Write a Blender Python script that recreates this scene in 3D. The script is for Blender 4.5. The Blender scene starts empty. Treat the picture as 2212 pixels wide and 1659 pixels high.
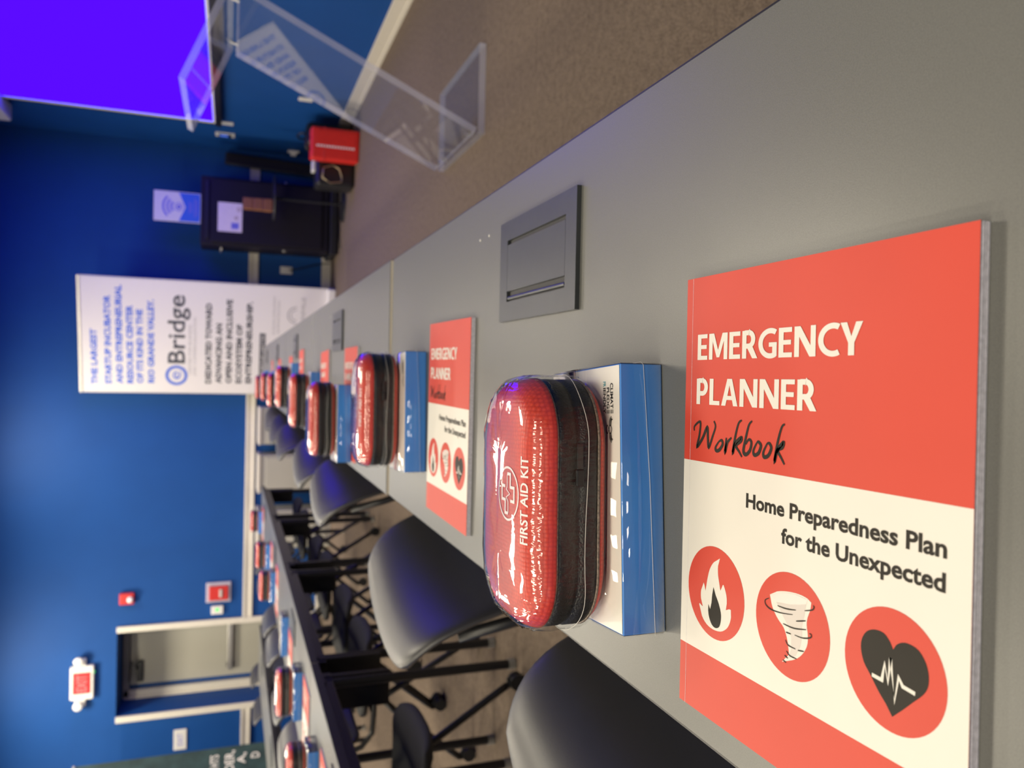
import bpy, bmesh, math, random
from mathutils import Vector, Matrix
from mathutils.bvhtree import BVHTree
random.seed(7)
SC = bpy.context.scene
COL = SC.collection
PI = math.pi

# ------------------------------------------------------------------ camera
FPX, PITCH, YAW, ROLL, HZ = 1685.1, 0.3470, -0.0107, 0.0177, 1.0326
f = Vector((math.sin(YAW) * math.cos(PITCH), math.cos(YAW) * math.cos(PITCH), -math.sin(PITCH)))
r = Vector((math.cos(YAW), -math.sin(YAW), 0))
u = r.cross(f)
r2 = r * math.cos(ROLL) + u * math.sin(ROLL)
u2 = -r * math.sin(ROLL) + u * math.cos(ROLL)
cd = bpy.data.cameras.new('camera')
cam = bpy.data.objects.new('camera', cd)
COL.objects.link(cam)
# the picture was taken with the phone turned a quarter turn: picture right = down
X, Y, Z = -u2, r2, -f
cam.matrix_world = Matrix(((X.x, Y.x, Z.x, 0), (X.y, Y.y, Z.y, 0), (X.z, Y.z, Z.z, HZ), (0, 0, 0, 1)))
cd.sensor_width = 36.0
cd.lens = FPX / 2212 * 36.0
cd.clip_start = 0.02
cd.dof.use_dof = True
cd.dof.focus_distance = 0.50
cd.dof.aperture_fstop = 9.5
SC.camera = cam

# ------------------------------------------------------------------ world, exposure
w = bpy.data.worlds.new('world')
SC.world = w
w.use_nodes = True
w.node_tree.nodes['Background'].inputs[0].default_value = (0.5, 0.52, 0.6, 1)
w.node_tree.nodes['Background'].inputs[1].default_value = 0.05
SC.view_settings.view_transform = 'Standard'
SC.view_settings.look = 'None'
SC.view_settings.gamma = 1.0
SC.view_settings.exposure = 0.0
SC.cycles.max_bounces = 10
SC.cycles.transparent_max_bounces = 12
SC.cycles.caustics_reflective = False
SC.cycles.caustics_refractive = False
SC.cycles.sample_clamp_indirect = 6.0

CEIL = 3.35
WARM = (1.0, 0.90, 0.70)
LIGHTS = [  # x, y, watts
    (0.45, 3.15, 44), (-1.40, 2.60, 34), (-3.45, 2.60, 55), (-5.3, 2.60, 50),
    (0.45, 6.00, 20), (-1.40, 5.10, 58), (-3.45, 5.10, 70), (-5.3, 5.10, 50),
    (-0.90, 7.75, 62), (-3.20, 7.75, 80), (-5.3, 7.50, 50),
    (0.65, -0.25, 16), (-0.60, -0.25, 26), (-1.85, -0.25, 22), (-3.45, 0.10, 50),
    (0.65, -1.90, 15), (-0.60, -1.90, 20), (-1.85, -1.90, 20), (-3.45, -2.20, 50)]
for (lx, ly, lw) in LIGHTS:
    ld = bpy.data.lights.new('panel_light', 'AREA')
    ld.shape = 'SQUARE'
    ld.size = 0.55
    ld.energy = lw
    ld.color = WARM
    lo = bpy.data.objects.new('panel_light', ld)
    lo.location = (lx, ly, CEIL - 0.012)
    COL.objects.link(lo)

# ------------------------------------------------------------------ materials
MATS = {}


def mat(name, color=(0.5, 0.5, 0.5), rough=0.5, metal=0.0, spec=0.5, coat=0.0, coat_rough=0.05,
        emit=None, emit_s=1.0, noise=0.0, nscale=30.0, bump=0.0, bscale=200.0, trans=0.0, ior=1.49):
    if name in MATS:
        return MATS[name]
    m = bpy.data.materials.new(name)
    m.use_nodes = True
    nt = m.node_tree
    b = nt.nodes['Principled BSDF']
    b.inputs['Base Color'].default_value = (*color, 1)
    b.inputs['Roughness'].default_value = rough
    b.inputs['Metallic'].default_value = metal
    b.inputs['Specular IOR Level'].default_value = spec
    b.inputs['Coat Weight'].default_value = coat
    b.inputs['Coat Roughness'].default_value = coat_rough
    b.inputs['Transmission Weight'].default_value = trans
    b.inputs['IOR'].default_value = ior
    if emit:
        b.inputs['Emission Color'].default_value = (*emit, 1)
        b.inputs['Emission Strength'].default_value = emit_s
    if noise or bump:
        tc = nt.nodes.new('ShaderNodeTexCoord')
        if noise:
            n = nt.nodes.new('ShaderNodeTexNoise')
            n.inputs['Scale'].default_value = nscale
            n.inputs['Detail'].default_value = 4
            nt.links.new(tc.outputs['Object'], n.inputs['Vector'])
            rp = nt.nodes.new('ShaderNodeValToRGB')
            rp.color_ramp.elements[0].position = 0.3
            rp.color_ramp.elements[1].position = 0.7
            rp.color_ramp.elements[0].color = (*[c * (1 - noise) for c in color], 1)
            rp.color_ramp.elements[1].color = (*[min(1, c * (1 + noise)) for c in color], 1)
            nt.links.new(n.outputs['Fac'], rp.inputs['Fac'])
            nt.links.new(rp.outputs['Color'], b.inputs['Base Color'])
        if bump:
            n2 = nt.nodes.new('ShaderNodeTexNoise')
            n2.inputs['Scale'].default_value = bscale
            n2.inputs['Detail'].default_value = 3
            nt.links.new(tc.outputs['Object'], n2.inputs['Vector'])
            bp = nt.nodes.new('ShaderNodeBump')
            bp.inputs['Strength'].default_value = bump
            bp.inputs['Distance'].default_value = 0.002
            nt.links.new(n2.outputs['Fac'], bp.inputs['Height'])
            nt.links.new(bp.outputs['Normal'], b.inputs['Normal'])
    MATS[name] = m
    return m


M_wall = mat('blue_wall_paint', (0.004, 0.059, 0.245), 0.62, spec=0.25, noise=0.04, nscale=3, bump=0.15, bscale=350)
M_wallw = mat('pale_wall_paint', (0.55, 0.53, 0.48), 0.6, noise=0.03, nscale=2)
M_ceil = mat('ceiling_tile', (0.6, 0.59, 0.56), 0.8, noise=0.05, nscale=40)
M_trim = mat('cream_trim_paint', (0.62, 0.58, 0.50), 0.4, noise=0.03)
M_door = mat('beige_door_paint', (0.41, 0.395, 0.335), 0.45, noise=0.04, nscale=2)
M_black = mat('black_plastic', (0.010, 0.010, 0.011), 0.4, noise=0.1)
M_blackmetal = mat('black_powder_coat', (0.012, 0.012, 0.014), 0.38, noise=0.1)
M_rubber = mat('caster_rubber', (0.008, 0.008, 0.009), 0.5, noise=0.1)
M_greycap = mat('grey_foot_cap', (0.25, 0.24, 0.22), 0.5, noise=0.05)
M_edge = mat('table_edge_band', (0.014, 0.013, 0.015), 0.4, noise=0.1)
M_endedge = mat('table_end_band', (0.55, 0.50, 0.42), 0.4, noise=0.05)
M_module = mat('module_plastic', (0.040, 0.044, 0.047), 0.34, noise=0.06, nscale=60, bump=0.05, bscale=900)
M_slot = mat('module_slot_black', (0.004, 0.004, 0.004), 0.5, noise=0.05)
M_shell = mat('chair_shell_plastic', (0.028, 0.027, 0.031), 0.43, spec=0.9, noise=0.04, bump=0.06, bscale=900)
M_seat = mat('chair_seat_fabric', (0.018, 0.018, 0.02), 0.7, noise=0.2, nscale=300, bump=0.2, bscale=900)
M_red = mat('cover_red', (0.53, 0.052, 0.029), 0.5, spec=0.35, noise=0.02, nscale=20)
M_white = mat('cover_white', (0.66, 0.635, 0.585), 0.5, spec=0.35, noise=0.01)
M_ink = mat('cover_dark_ink', (0.026, 0.023, 0.019), 0.55, spec=0.15, noise=0.05)
M_greyp = mat('cover_grey_print', (0.52, 0.47, 0.44), 0.35, noise=0.02)
M_pinkp = mat('cover_pale_print', (0.68, 0.60, 0.57), 0.35, noise=0.02)
M_pages = mat('page_edges', (0.62, 0.60, 0.66), 0.7, noise=0.15, nscale=400)
M_boxblue = mat('box_blue_print', (0.052, 0.26, 0.76), 0.3, coat=0.3, noise=0.03, nscale=20)
M_boxwhite = mat('box_white_print', (0.80, 0.76, 0.70), 0.25, coat=0.3, noise=0.02, nscale=20)
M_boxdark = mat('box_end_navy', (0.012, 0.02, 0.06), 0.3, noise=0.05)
M_teal = mat('box_teal_ink', (0.02, 0.25, 0.30), 0.4, noise=0.03)
M_kitblack = mat('kit_zipper_band', (0.010, 0.009, 0.009), 0.35, noise=0.2, nscale=500, bump=0.4, bscale=700)
M_kitpipe = mat('kit_piping', (0.16, 0.12, 0.09), 0.3, noise=0.6, nscale=600)  # piping whose warm mottled tone paints in a beaded highlight
M_kitprint = mat('kit_white_print', (0.82, 0.78, 0.78), 0.35, noise=0.02)
M_bannerw = mat('banner_vinyl', (0.74, 0.71, 0.67), 0.5, noise=0.01)
M_bblue = mat('banner_blue_ink', (0.045, 0.13, 0.60), 0.5, noise=0.03)
M_bdark = mat('banner_dark_ink', (0.03, 0.035, 0.05), 0.5, noise=0.03)
M_bgrey = mat('banner_grey_ink', (0.36, 0.35, 0.35), 0.5, noise=0.03)
M_alu = mat('brushed_aluminium', (0.62, 0.60, 0.56), 0.35, metal=0.9, noise=0.04)
M_cart = mat('cabinet_black_laminate', (0.007, 0.005, 0.011), 0.5, spec=0.3, noise=0.1)
M_plate = mat('white_device_plastic', (0.72, 0.70, 0.66), 0.35, noise=0.02)
M_devred = mat('red_device_plastic', (0.55, 0.03, 0.025), 0.35, noise=0.03)
M_clearp = mat('clear_cover_plastic', (0.45, 0.42, 0.5), 0.2, noise=0.03)
M_bagred = mat('red_bag_fabric', (0.62, 0.018, 0.012), 0.45, noise=0.08, nscale=60)
M_wood = mat('brown_wood', (0.24, 0.095, 0.035), 0.45, noise=0.3, nscale=60)
M_brass = mat('pale_gold_metal', (0.5, 0.42, 0.28), 0.3, metal=0.8, noise=0.1)
M_tealb = mat('teal_banner_print', (0.026, 0.056, 0.062), 0.5, noise=0.35, nscale=9)
M_signblue = mat('sign_blue_print', (0.05, 0.15, 0.62), 0.35, noise=0.02)
M_signlav = mat('sign_lavender_print', (0.17, 0.18, 0.60), 0.35, noise=0.02)
M_paper = mat('printed_paper', (0.74, 0.66, 0.68), 0.5, noise=0.03)
M_screenw = mat('screen_white_fabric', (0.8, 0.78, 0.74), 0.7, noise=0.01)
M_image = mat('projected_purple', (0.002, 0.001, 0.01), 0.9, spec=0.0, emit=(0.105, 0.003, 4.0), emit_s=1.0, noise=0.02)
M_exitred = mat('exit_red_lens', (0.5, 0.01, 0.01), 0.4, emit=(1.0, 0.012, 0.02), emit_s=0.75, noise=0.02)
M_exitlet = mat('exit_letters', (0.6, 0.1, 0.1), 0.4, emit=(1.0, 0.10, 0.10), emit_s=1.1, noise=0.02)
M_green = mat('green_pilot_light', (0.02, 0.3, 0.05), 0.4, emit=(0.05, 1.0, 0.15), emit_s=1.0, noise=0.02)
M_lens = mat('strobe_lens', (0.85, 0.83, 0.85), 0.15, noise=0.02)
M_lamp = mat('downlight_lens', (0.8, 0.8, 0.8), 0.4, emit=(1.0, 0.85, 0.66), emit_s=8.0, noise=0.01)


def mat_acrylic(name, haze, hz_col):
    """clear sheet: see-through, mirror-like at the surface, a little milky; stronger at the edges to paint gathered light"""
    m = bpy.data.materials.new(name)
    m.use_nodes = True
    nt = m.node_tree
    nt.nodes.clear()
    N, L = nt.nodes.new, nt.links.new
    out, mix, mix2 = N('ShaderNodeOutputMaterial'), N('ShaderNodeMixShader'), N('ShaderNodeMixShader')
    tr, gl, df, tl, add = N('ShaderNodeBsdfTransparent'), N('ShaderNodeBsdfGlossy'), N('ShaderNodeBsdfDiffuse'), N('ShaderNodeBsdfTranslucent'), N('ShaderNodeMixShader')
    tr.inputs[0].default_value = (0.97, 0.975, 0.99, 1)
    gl.inputs['Roughness'].default_value = 0.02
    df.inputs[0].default_value = (*hz_col, 1)
    tl.inputs[0].default_value = (*hz_col, 1)
    fr = N('ShaderNodeFresnel')
    fr.inputs['IOR'].default_value = 1.49
    tc, nz, mr = N('ShaderNodeTexCoord'), N('ShaderNodeTexNoise'), N('ShaderNodeMapRange')
    nz.inputs['Scale'].default_value = 6
    mr.inputs['To Min'].default_value = haze * 0.7
    mr.inputs['To Max'].default_value = haze * 1.3
    L(tc.outputs['Object'], nz.inputs['Vector'])
    L(nz.outputs['Fac'], mr.inputs['Value'])
    L(df.outputs[0], add.inputs[1])
    L(tl.outputs[0], add.inputs[2])
    add.inputs[0].default_value = 0.5
    L(mr.outputs[0], mix2.inputs[0])
    L(tr.outputs[0], mix2.inputs[1])
    L(add.outputs[0], mix2.inputs[2])
    geo, inv, mul = N('ShaderNodeNewGeometry'), N('ShaderNodeMath'), N('ShaderNodeMath')
    inv.operation = 'SUBTRACT'
    inv.inputs[0].default_value = 1.0
    mul.operation = 'MULTIPLY'
    L(geo.outputs['Backfacing'], inv.inputs[1])
    L(fr.outputs[0], mul.inputs[0])
    L(inv.outputs[0], mul.inputs[1])
    L(mul.outputs[0], mix.inputs[0])
    L(mix2.outputs[0], mix.inputs[1])
    L(gl.outputs[0], mix.inputs[2])
    L(mix.outputs[0], out.inputs['Surface'])
    MATS[name] = m
    return m


M_acryl = mat_acrylic('clear_acrylic', 0.032, (0.80, 0.82, 0.92))
M_acryledge = mat_acrylic('acrylic_edge_painted_glow', 0.42, (0.92, 0.93, 0.95))  # pale haze put into the edges for the light they gather


def mat_carpet():
    m = mat('brown_carpet', (0.17, 0.125, 0.088), 0.95, spec=0.1)
    nt = m.node_tree
    b = nt.nodes['Principled BSDF']
    tc = nt.nodes.new('ShaderNodeTexCoord')

    def noise(s, d=4, stretch=None):
        n = nt.nodes.new('ShaderNodeTexNoise')
        n.inputs['Scale'].default_value = s
        n.inputs['Detail'].default_value = d
        nt.links.new(tc.outputs['Object'], n.inputs['Vector'])
        return n
    a, c = noise(38), noise(170, 3)
    mx = nt.nodes.new('ShaderNodeMix')
    mx.data_type = 'FLOAT'
    mx.inputs[0].default_value = 0.68
    nt.links.new(a.outputs['Fac'], mx.inputs[2])
    nt.links.new(c.outputs['Fac'], mx.inputs[3])
    rp = nt.nodes.new('ShaderNodeValToRGB')
    rp.color_ramp.elements[0].position = 0.36
    rp.color_ramp.elements[1].position = 0.64
    rp.color_ramp.elements[0].color = (0.105, 0.080, 0.062, 1)
    rp.color_ramp.elements[1].color = (0.235, 0.180, 0.135, 1)
    nt.links.new(mx.outputs[0], rp.inputs['Fac'])
    nt.links.new(rp.outputs['Color'], b.inputs['Base Color'])
    bp = nt.nodes.new('ShaderNodeBump')
    bp.inputs['Strength'].default_value = 0.8
    bp.inputs['Distance'].default_value = 0.006
    nt.links.new(c.outputs['Fac'], bp.inputs['Height'])
    nt.links.new(bp.outputs['Normal'], b.inputs['Normal'])
    return m


M_carpet = mat_carpet()


def mat_tabletop():
    m = mat('grey_table_laminate', (0.12, 0.12, 0.115), 0.35)
    nt = m.node_tree
    b = nt.nodes['Principled BSDF']
    tc = nt.nodes.new('ShaderNodeTexCoord')
    n = nt.nodes.new('ShaderNodeTexNoise')
    n.inputs['Scale'].default_value = 1500
    n.inputs['Detail'].default_value = 2
    nt.links.new(tc.outputs['Object'], n.inputs['Vector'])
    rp = nt.nodes.new('ShaderNodeValToRGB')
    rp.color_ramp.elements[0].position = 0.25
    rp.color_ramp.elements[1].position = 0.75
    rp.color_ramp.elements[0].color = (0.104, 0.105, 0.100, 1)
    rp.color_ramp.elements[1].color = (0.142, 0.143, 0.136, 1)
    nt.links.new(n.outputs['Fac'], rp.inputs['Fac'])
    nt.links.new(rp.outputs['Color'], b.inputs['Base Color'])
    bp = nt.nodes.new('ShaderNodeBump')
    bp.inputs['Strength'].default_value = 0.08
    bp.inputs['Distance'].default_value = 0.0004
    nt.links.new(n.outputs['Fac'], bp.inputs['Height'])
    nt.links.new(bp.outputs['Normal'], b.inputs['Normal'])
    return m


M_top = mat_tabletop()


def mat_kitred():
    m = mat('kit_red_shell', (0.60, 0.05, 0.028), 0.42)
    nt = m.node_tree
    b = nt.nodes['Principled BSDF']
    tc = nt.nodes.new('ShaderNodeTexCoord')
    v = nt.nodes.new('ShaderNodeTexVoronoi')
    v.inputs['Scale'].default_value = 330
    v.inputs['Randomness'].default_value = 0.25
    nt.links.new(tc.outputs['Object'], v.inputs['Vector'])
    rp = nt.nodes.new('ShaderNodeValToRGB')
    rp.color_ramp.elements[0].position = 0.1
    rp.color_ramp.elements[1].position = 0.75
    rp.color_ramp.elements[0].color = (0.68, 0.062, 0.032, 1)
    rp.color_ramp.elements[1].color = (0.46, 0.030, 0.018, 1)
    nt.links.new(v.outputs['Distance'], rp.inputs['Fac'])
    nt.links.new(rp.outputs['Color'], b.inputs['Base Color'])
    bp = nt.nodes.new('ShaderNodeBump')
    bp.inputs['Strength'].default_value = 0.5
    bp.inputs['Distance'].default_value = 0.0006
    bp.invert = True
    nt.links.new(v.outputs['Distance'], bp.inputs['Height'])
    nt.links.new(bp.outputs['Normal'], b.inputs['Normal'])
    return m


M_kitred = mat_kitred()


def mat_film(name, bump, scale, stretch=(1, 1, 1), strength=1.0, flat_above=None):
    m = bpy.data.materials.new(name)
    m.use_nodes = True
    nt = m.node_tree
    nt.nodes.clear()
    out = nt.nodes.new('ShaderNodeOutputMaterial')
    mix = nt.nodes.new('ShaderNodeMixShader')
    tr = nt.nodes.new('ShaderNodeBsdfTransparent')
    gl = nt.nodes.new('ShaderNodeBsdfGlossy')
    gl.inputs['Roughness'].default_value = 0.03
    fr = nt.nodes.new('ShaderNodeFresnel')
    fr.inputs['IOR'].default_value = 1.5
    tc = nt.nodes.new('ShaderNodeTexCoord')
    mp = nt.nodes.new('ShaderNodeMapping')
    mp.inputs['Scale'].default_value = stretch
    n = nt.nodes.new('ShaderNodeTexNoise')
    n.inputs['Scale'].default_value = scale
    n.inputs['Detail'].default_value = 1.2
    n.inputs['Distortion'].default_value = 1.0
    bp = nt.nodes.new('ShaderNodeBump')
    bp.inputs['Strength'].default_value = bump
    bp.inputs['Distance'].default_value = 0.004
    mul = nt.nodes.new('ShaderNodeMath')
    mul.operation = 'MULTIPLY'
    mul.inputs[1].default_value = strength
    geo = nt.nodes.new('ShaderNodeNewGeometry')
    inv = nt.nodes.new('ShaderNodeMath')
    inv.operation = 'SUBTRACT'
    inv.inputs[0].default_value = 1.0
    mul2 = nt.nodes.new('ShaderNodeMath')
    mul2.operation = 'MULTIPLY'
    L = nt.links.new
    L(tc.outputs['Object'], mp.inputs['Vector'])
    L(mp.outputs['Vector'], n.inputs['Vector'])
    L(n.outputs['Fac'], bp.inputs['Height'])
    L(bp.outputs['Normal'], gl.inputs['Normal'])
    if flat_above:
        # the film lies smooth on the flat lid and puckers over the shoulder
        sx_, mr = nt.nodes.new('ShaderNodeSeparateXYZ'), nt.nodes.new('ShaderNodeMapRange')
        mr.inputs['From Min'].default_value = flat_above - 0.002
        mr.inputs['From Max'].default_value = flat_above + 0.0008
        mr.inputs['To Min'].default_value = bump
        mr.inputs['To Max'].default_value = bump * 0.05
        L(tc.outputs['Object'], sx_.inputs[0])
        L(sx_.outputs['Z'], mr.inputs['Value'])
        L(mr.outputs[0], bp.inputs['Strength'])
        # sheen painted in by height: weak over the zipper side, strong on the shoulder
        m2 = nt.nodes.new('ShaderNodeMapRange')
        m2.inputs['From Min'].default_value = 0.038
        m2.inputs['From Max'].default_value = 0.046
        m2.inputs['To Min'].default_value = 0.6
        m2.inputs['To Max'].default_value = strength
        L(sx_.outputs['Z'], m2.inputs['Value'])
        L(m2.outputs[0], mul.inputs[1])
    L(fr.outputs['Fac'], mul.inputs[0])
    L(geo.outputs['Backfacing'], inv.inputs[1])
    L(mul.outputs[0], mul2.inputs[0])
    L(inv.outputs[0], mul2.inputs[1])
    L(mul2.outputs[0], mix.inputs['Fac'])
    L(tr.outputs[0], mix.inputs[1])
    L(gl.outputs[0], mix.inputs[2])
    L(mix.outputs[0], out.inputs['Surface'])
    MATS[name] = m
    return m


M_wrapkit = mat_film('kit_shrink_wrap', 0.34, 42, (4.5, 1.0, 1.0), 2.0, 0.0608)
M_wrapbox = mat_film('box_shrink_wrap', 0.10, 22, (1, 1, 1), 1.3)

# ------------------------------------------------------------------ mesh helpers


class MB:
    """collects shapes into one mesh"""

    def __init__(self, *mats):
        self.v, self.f, self.mi, self.sm = [], [], [], []
        self.mats = list(mats)

    def m(self, material):
        if material not in self.mats:
            self.mats.append(material)
        return self.mats.index(material)

    def add(self, verts, faces, material, smooth=False, M=None):
        k = len(self.v)
        i = self.m(material)
        for p in verts:
            p = Vector(p)
            self.v.append(M @ p if M else p)
        for fc in faces:
            self.f.append([k + a for a in fc])
            self.mi.append(i)
            self.sm.append(smooth)
        return self

    def bm(self, bm, material, smooth=False, M=None):
        bm.verts.index_update()
        self.add([v.co.copy() for v in bm.verts], [[v.index for v in fc.verts] for fc in bm.faces], material, smooth, M)
        bm.free()
        return self

    def box(self, c, s, material, bevel=0.0, seg=2, M=None, smooth=False):
        bm = bmesh.new()
        bmesh.ops.create_cube(bm, size=1.0)
        for v in bm.verts:
            v.co = Vector((v.co.x * s[0] + c[0], v.co.y * s[1] + c[1], v.co.z * s[2] + c[2]))
        if bevel:
            bmesh.ops.bevel(bm, geom=bm.edges[:], offset=bevel, segments=seg, affect='EDGES', profile=0.5)
        return self.bm(bm, material, smooth, M)

    def cyl(self, p0, p1, r0, material, r1=None, n=16, smooth=True, caps=True):
        p0, p1 = Vector(p0), Vector(p1)
        r1 = r0 if r1 is None else r1
        d = (p1 - p0).normalized()
        a = d.orthogonal().normalized()
        b = d.cross(a)
        vs, fs = [], []
        for (p, rr) in ((p0, r0), (p1, r1)):
            for i in range(n):
                t = 2 * PI * i / n
                vs.append(p + (a * math.cos(t) + b * math.sin(t)) * rr)
        for i in range(n):
            j = (i + 1) % n
            fs.append((i, j, n + j, n + i))
        self.add(vs, fs, material, smooth)
        if caps:
            self.add(vs[:n], [tuple(range(n))[::-1]], material)
            self.add(vs[n:], [tuple(range(n))], material)
        return self

    def tube(self, pts, rad, material, n=10, closed=False):
        pts = [Vector(p) for p in pts]
        N = len(pts)
        vs, fs = [], []
        prev = None
        for i, p in enumerate(pts):
            if closed:
                d = pts[(i + 1) % N] - pts[i - 1]
            else:
                d = pts[min(i + 1, N - 1)] - pts[max(i - 1, 0)]
            d.normalize()
            a = d.orthogonal().normalized() if prev is None else (prev - d * prev.dot(d)).normalized()
            prev = a
            b = d.cross(a)
            for k in range(n):
                t = 2 * PI * k / n
                vs.append(p + (a * math.cos(t) + b * math.sin(t)) * rad)
        for i in range(N if closed else N - 1):
            j = (i + 1) % N
            for k in range(n):
                l = (k + 1) % n
                fs.append((i * n + k, i * n + l, j * n + l, j * n + k))
        if not closed:
            fs.append(tuple(range(n))[::-1])
            fs.append(tuple((N - 1) * n + k for k in range(n)))
        return self.add(vs, fs, material, True)

    def lathe(self, prof, material, n=24, M=None):
        vs, fs = [], []
        for (rr, z) in prof:
            for k in range(n):
                t = 2 * PI * k / n
                vs.append((rr * math.cos(t), rr * math.sin(t), z))
        for i in range(len(prof) - 1):
            for k in range(n):
                l = (k + 1) % n
                fs.append((i * n + k, i * n + l, (i + 1) * n + l, (i + 1) * n + k))
        fs.append(tuple(range(n))[::-1])
        fs.append(tuple((len(prof) - 1) * n + k for k in range(n)))
        return self.add(vs, fs, material, True, M)

    def poly(self, pts, z, material, M=None):
        """flat filled outline (list of 2D points), any shape"""
        bm = bmesh.new()
        vs = [bm.verts.new((p[0], p[1], z)) for p in pts]
        fc = bm.faces.new(vs)
        fc.normal_update()
        if fc.normal.z < 0:
            fc.normal_flip()
        bmesh.ops.triangulate(bm, faces=[fc], ngon_method='EAR_CLIP')
        return self.bm(bm, material, False, M)

    def stroke(self, pts, wd, z, material, M=None, taper=False):
        """ribbon along a 2D line with mitred joints"""
        P = [Vector((p[0], p[1])) for p in pts]
        N = len(P)
        L, R = [], []
        for i in range(N):
            d0 = (P[i] - P[i - 1]).normalized() if i else (P[1] - P[0]).normalized()
            d1 = (P[i + 1] - P[i]).normalized() if i < N - 1 else d0
            n0, n1 = Vector((-d0.y, d0.x)), Vector((-d1.y, d1.x))
            m = n0 + n1
            if m.length < 0.3:
                m = n0
            m.normalize()
            k = min(1.6, 1 / max(0.4, m.dot(n0)))
            h = wd / 2 * k
            if taper:
                h *= 0.45 + 0.55 * math.sin(PI * (i + 0.6) / (N + 0.2))
            L.append(P[i] + m * h)
            R.append(P[i] - m * h)
        vs = [(p.x, p.y, z) for p in L] + [(p.x, p.y, z) for p in R]
        fs = [(N + i, N + i + 1, i + 1, i) for i in range(N - 1)]
        return self.add(vs, fs, material, False, M)

    def ring(self, c, ro, ri, z, material, n=40, M=None, a0=0.0, a1=2 * PI):
        vs, fs = [], []
        for k in range(n + 1):
            t = a0 + (a1 - a0) * k / n
            vs.append((c[0] + ro * math.cos(t), c[1] + ro * math.sin(t), z))
            vs.append((c[0] + ri * math.cos(t), c[1] + ri * math.sin(t), z))
        for k in range(n):
            fs.append((2 * k, 2 * k + 2, 2 * k + 3, 2 * k + 1))
        return self.add(vs, fs, material, False, M)

    def disc(self, c, rad, z, material, n=40, M=None, ry=None):
        ry = ry or rad
        return self.poly([(c[0] + rad * math.cos(2 * PI * k / n), c[1] + ry * math.sin(2 * PI * k / n)) for k in range(n)], z, material, M)

    def text(self, s, x0, x1, base, cap, z, material, bold=0.0, M=None, shear=0.0, res=3):
        vs, fs = text_mesh(s, bold, shear, res)
        xs = [p[0] for p in vs]
        lo, hi = min(xs), max(xs)
        capf = text_cap(bold)
        sx, sy = (x1 - x0) / (hi - lo), cap / capf
        vv = [(x0 + (p[0] - lo) * sx, base + p[1] * sy, z) for p in vs]
        return self.add(vv, fs, material, False, M)

    def build(self, name, parent=None, loc=(0, 0, 0), rz=0.0, label=None):
        me = bpy.data.meshes.new(name)
        me.from_pydata([tuple(p) for p in self.v], [], self.f)
        for mm in self.mats:
            me.materials.append(mm)
        me.polygons.foreach_set('material_index', self.mi)
        me.polygons.foreach_set('use_smooth', self.sm)
        me.update()
        o = bpy.data.objects.new(name, me)
        o.location = loc
        o.rotation_euler = (0, 0, rz)
        COL.objects.link(o)
        if parent:
            o.parent = parent
        if label:
            o['label'] = label
        return o


_TX = {}


def text_mesh(s, bold=0.0, shear=0.0, res=3):
    key = (s, bold, shear, res)
    if key in _TX:
        return _TX[key]
    cu = bpy.data.curves.new('lettering', 'FONT')
    cu.body = s
    cu.size = 1.0
    cu.offset = bold
    cu.shear = shear
    cu.resolution_u = res
    o = bpy.data.objects.new('lettering', cu)
    COL.objects.link(o)
    dg = bpy.context.evaluated_depsgraph_get()
    me = bpy.data.meshes.new_from_object(o.evaluated_get(dg))
    vs = [(v.co.x, v.co.y) for v in me.vertices]
    fs = []
    for p in me.polygons:
        vv = list(p.vertices)
        if p.normal.z < 0:
            vv.reverse()
        fs.append(vv)
    bpy.data.objects.remove(o)
    bpy.data.curves.remove(cu)
    bpy.data.meshes.remove(me)
    _TX[key] = (vs, fs)
    return vs, fs


def text_cap(bold):
    vs, _ = text_mesh('H', bold)
    return max(p[1] for p in vs)


USED = set()


def tag(o, label, cat, group=None):
    assert label not in USED, label
    USED.add(label)
    o['label'] = label
    o['category'] = cat
    if group:
        o['group'] = group
    return o


def thing(name, label, cat, loc=(0, 0, 0), rz=0.0, group=None):
    o = bpy.data.objects.new(name, None)
    o.empty_display_size = 0.05
    COL.objects.link(o)
    o.location = loc
    o.rotation_euler = (0, 0, rz)
    return tag(o, label, cat, group)


def struct(o):
    o['kind'] = 'structure'
    return o


def dup(root, label, loc, rz, group=None):
    r_ = root.copy()
    COL.objects.link(r_)
    r_.location = loc
    r_.rotation_euler = (0, 0, rz)
    tag(r_, label, root['category'], group or root.get('group'))
    for ch in list(root.children):
        c = ch.copy()
        COL.objects.link(c)
        c.parent = r_
        for g in list(ch.children):
            d = g.copy()
            COL.objects.link(d)
            d.parent = c
    return r_


# ------------------------------------------------------------------ room
YW, XW = 8.868, 2.346          # back wall, right wall
XL, YF = -6.2, -3.6            # left wall, wall behind the camera
T = 0.12

struct(MB().box(((XL + XW) / 2, (YF + YW) / 2 + 0.4, -0.05), (XW - XL + 0.4, YW - YF + 1.4, 0.1), M_carpet).build('floor'))
struct(MB().box(((XL + XW) / 2, (YF + YW) / 2 + 0.4, CEIL + 0.05), (XW - XL + 0.4, YW - YF + 1.4, 0.1), M_ceil).build('ceiling'))
struct(MB().box((XW + T / 2, (YF + YW) / 2, CEIL / 2), (T, YW - YF, CEIL), M_wall).build('wall_right'))
struct(MB().box((XL - T / 2, (YF + YW) / 2, CEIL / 2), (T, YW - YF, CEIL), M_wall).build('wall_left'))
struct(MB().box(((XL + XW) / 2, YF - T / 2, CEIL / 2), (XW - XL, T, CEIL), M_wall).build('wall_front'))
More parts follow.
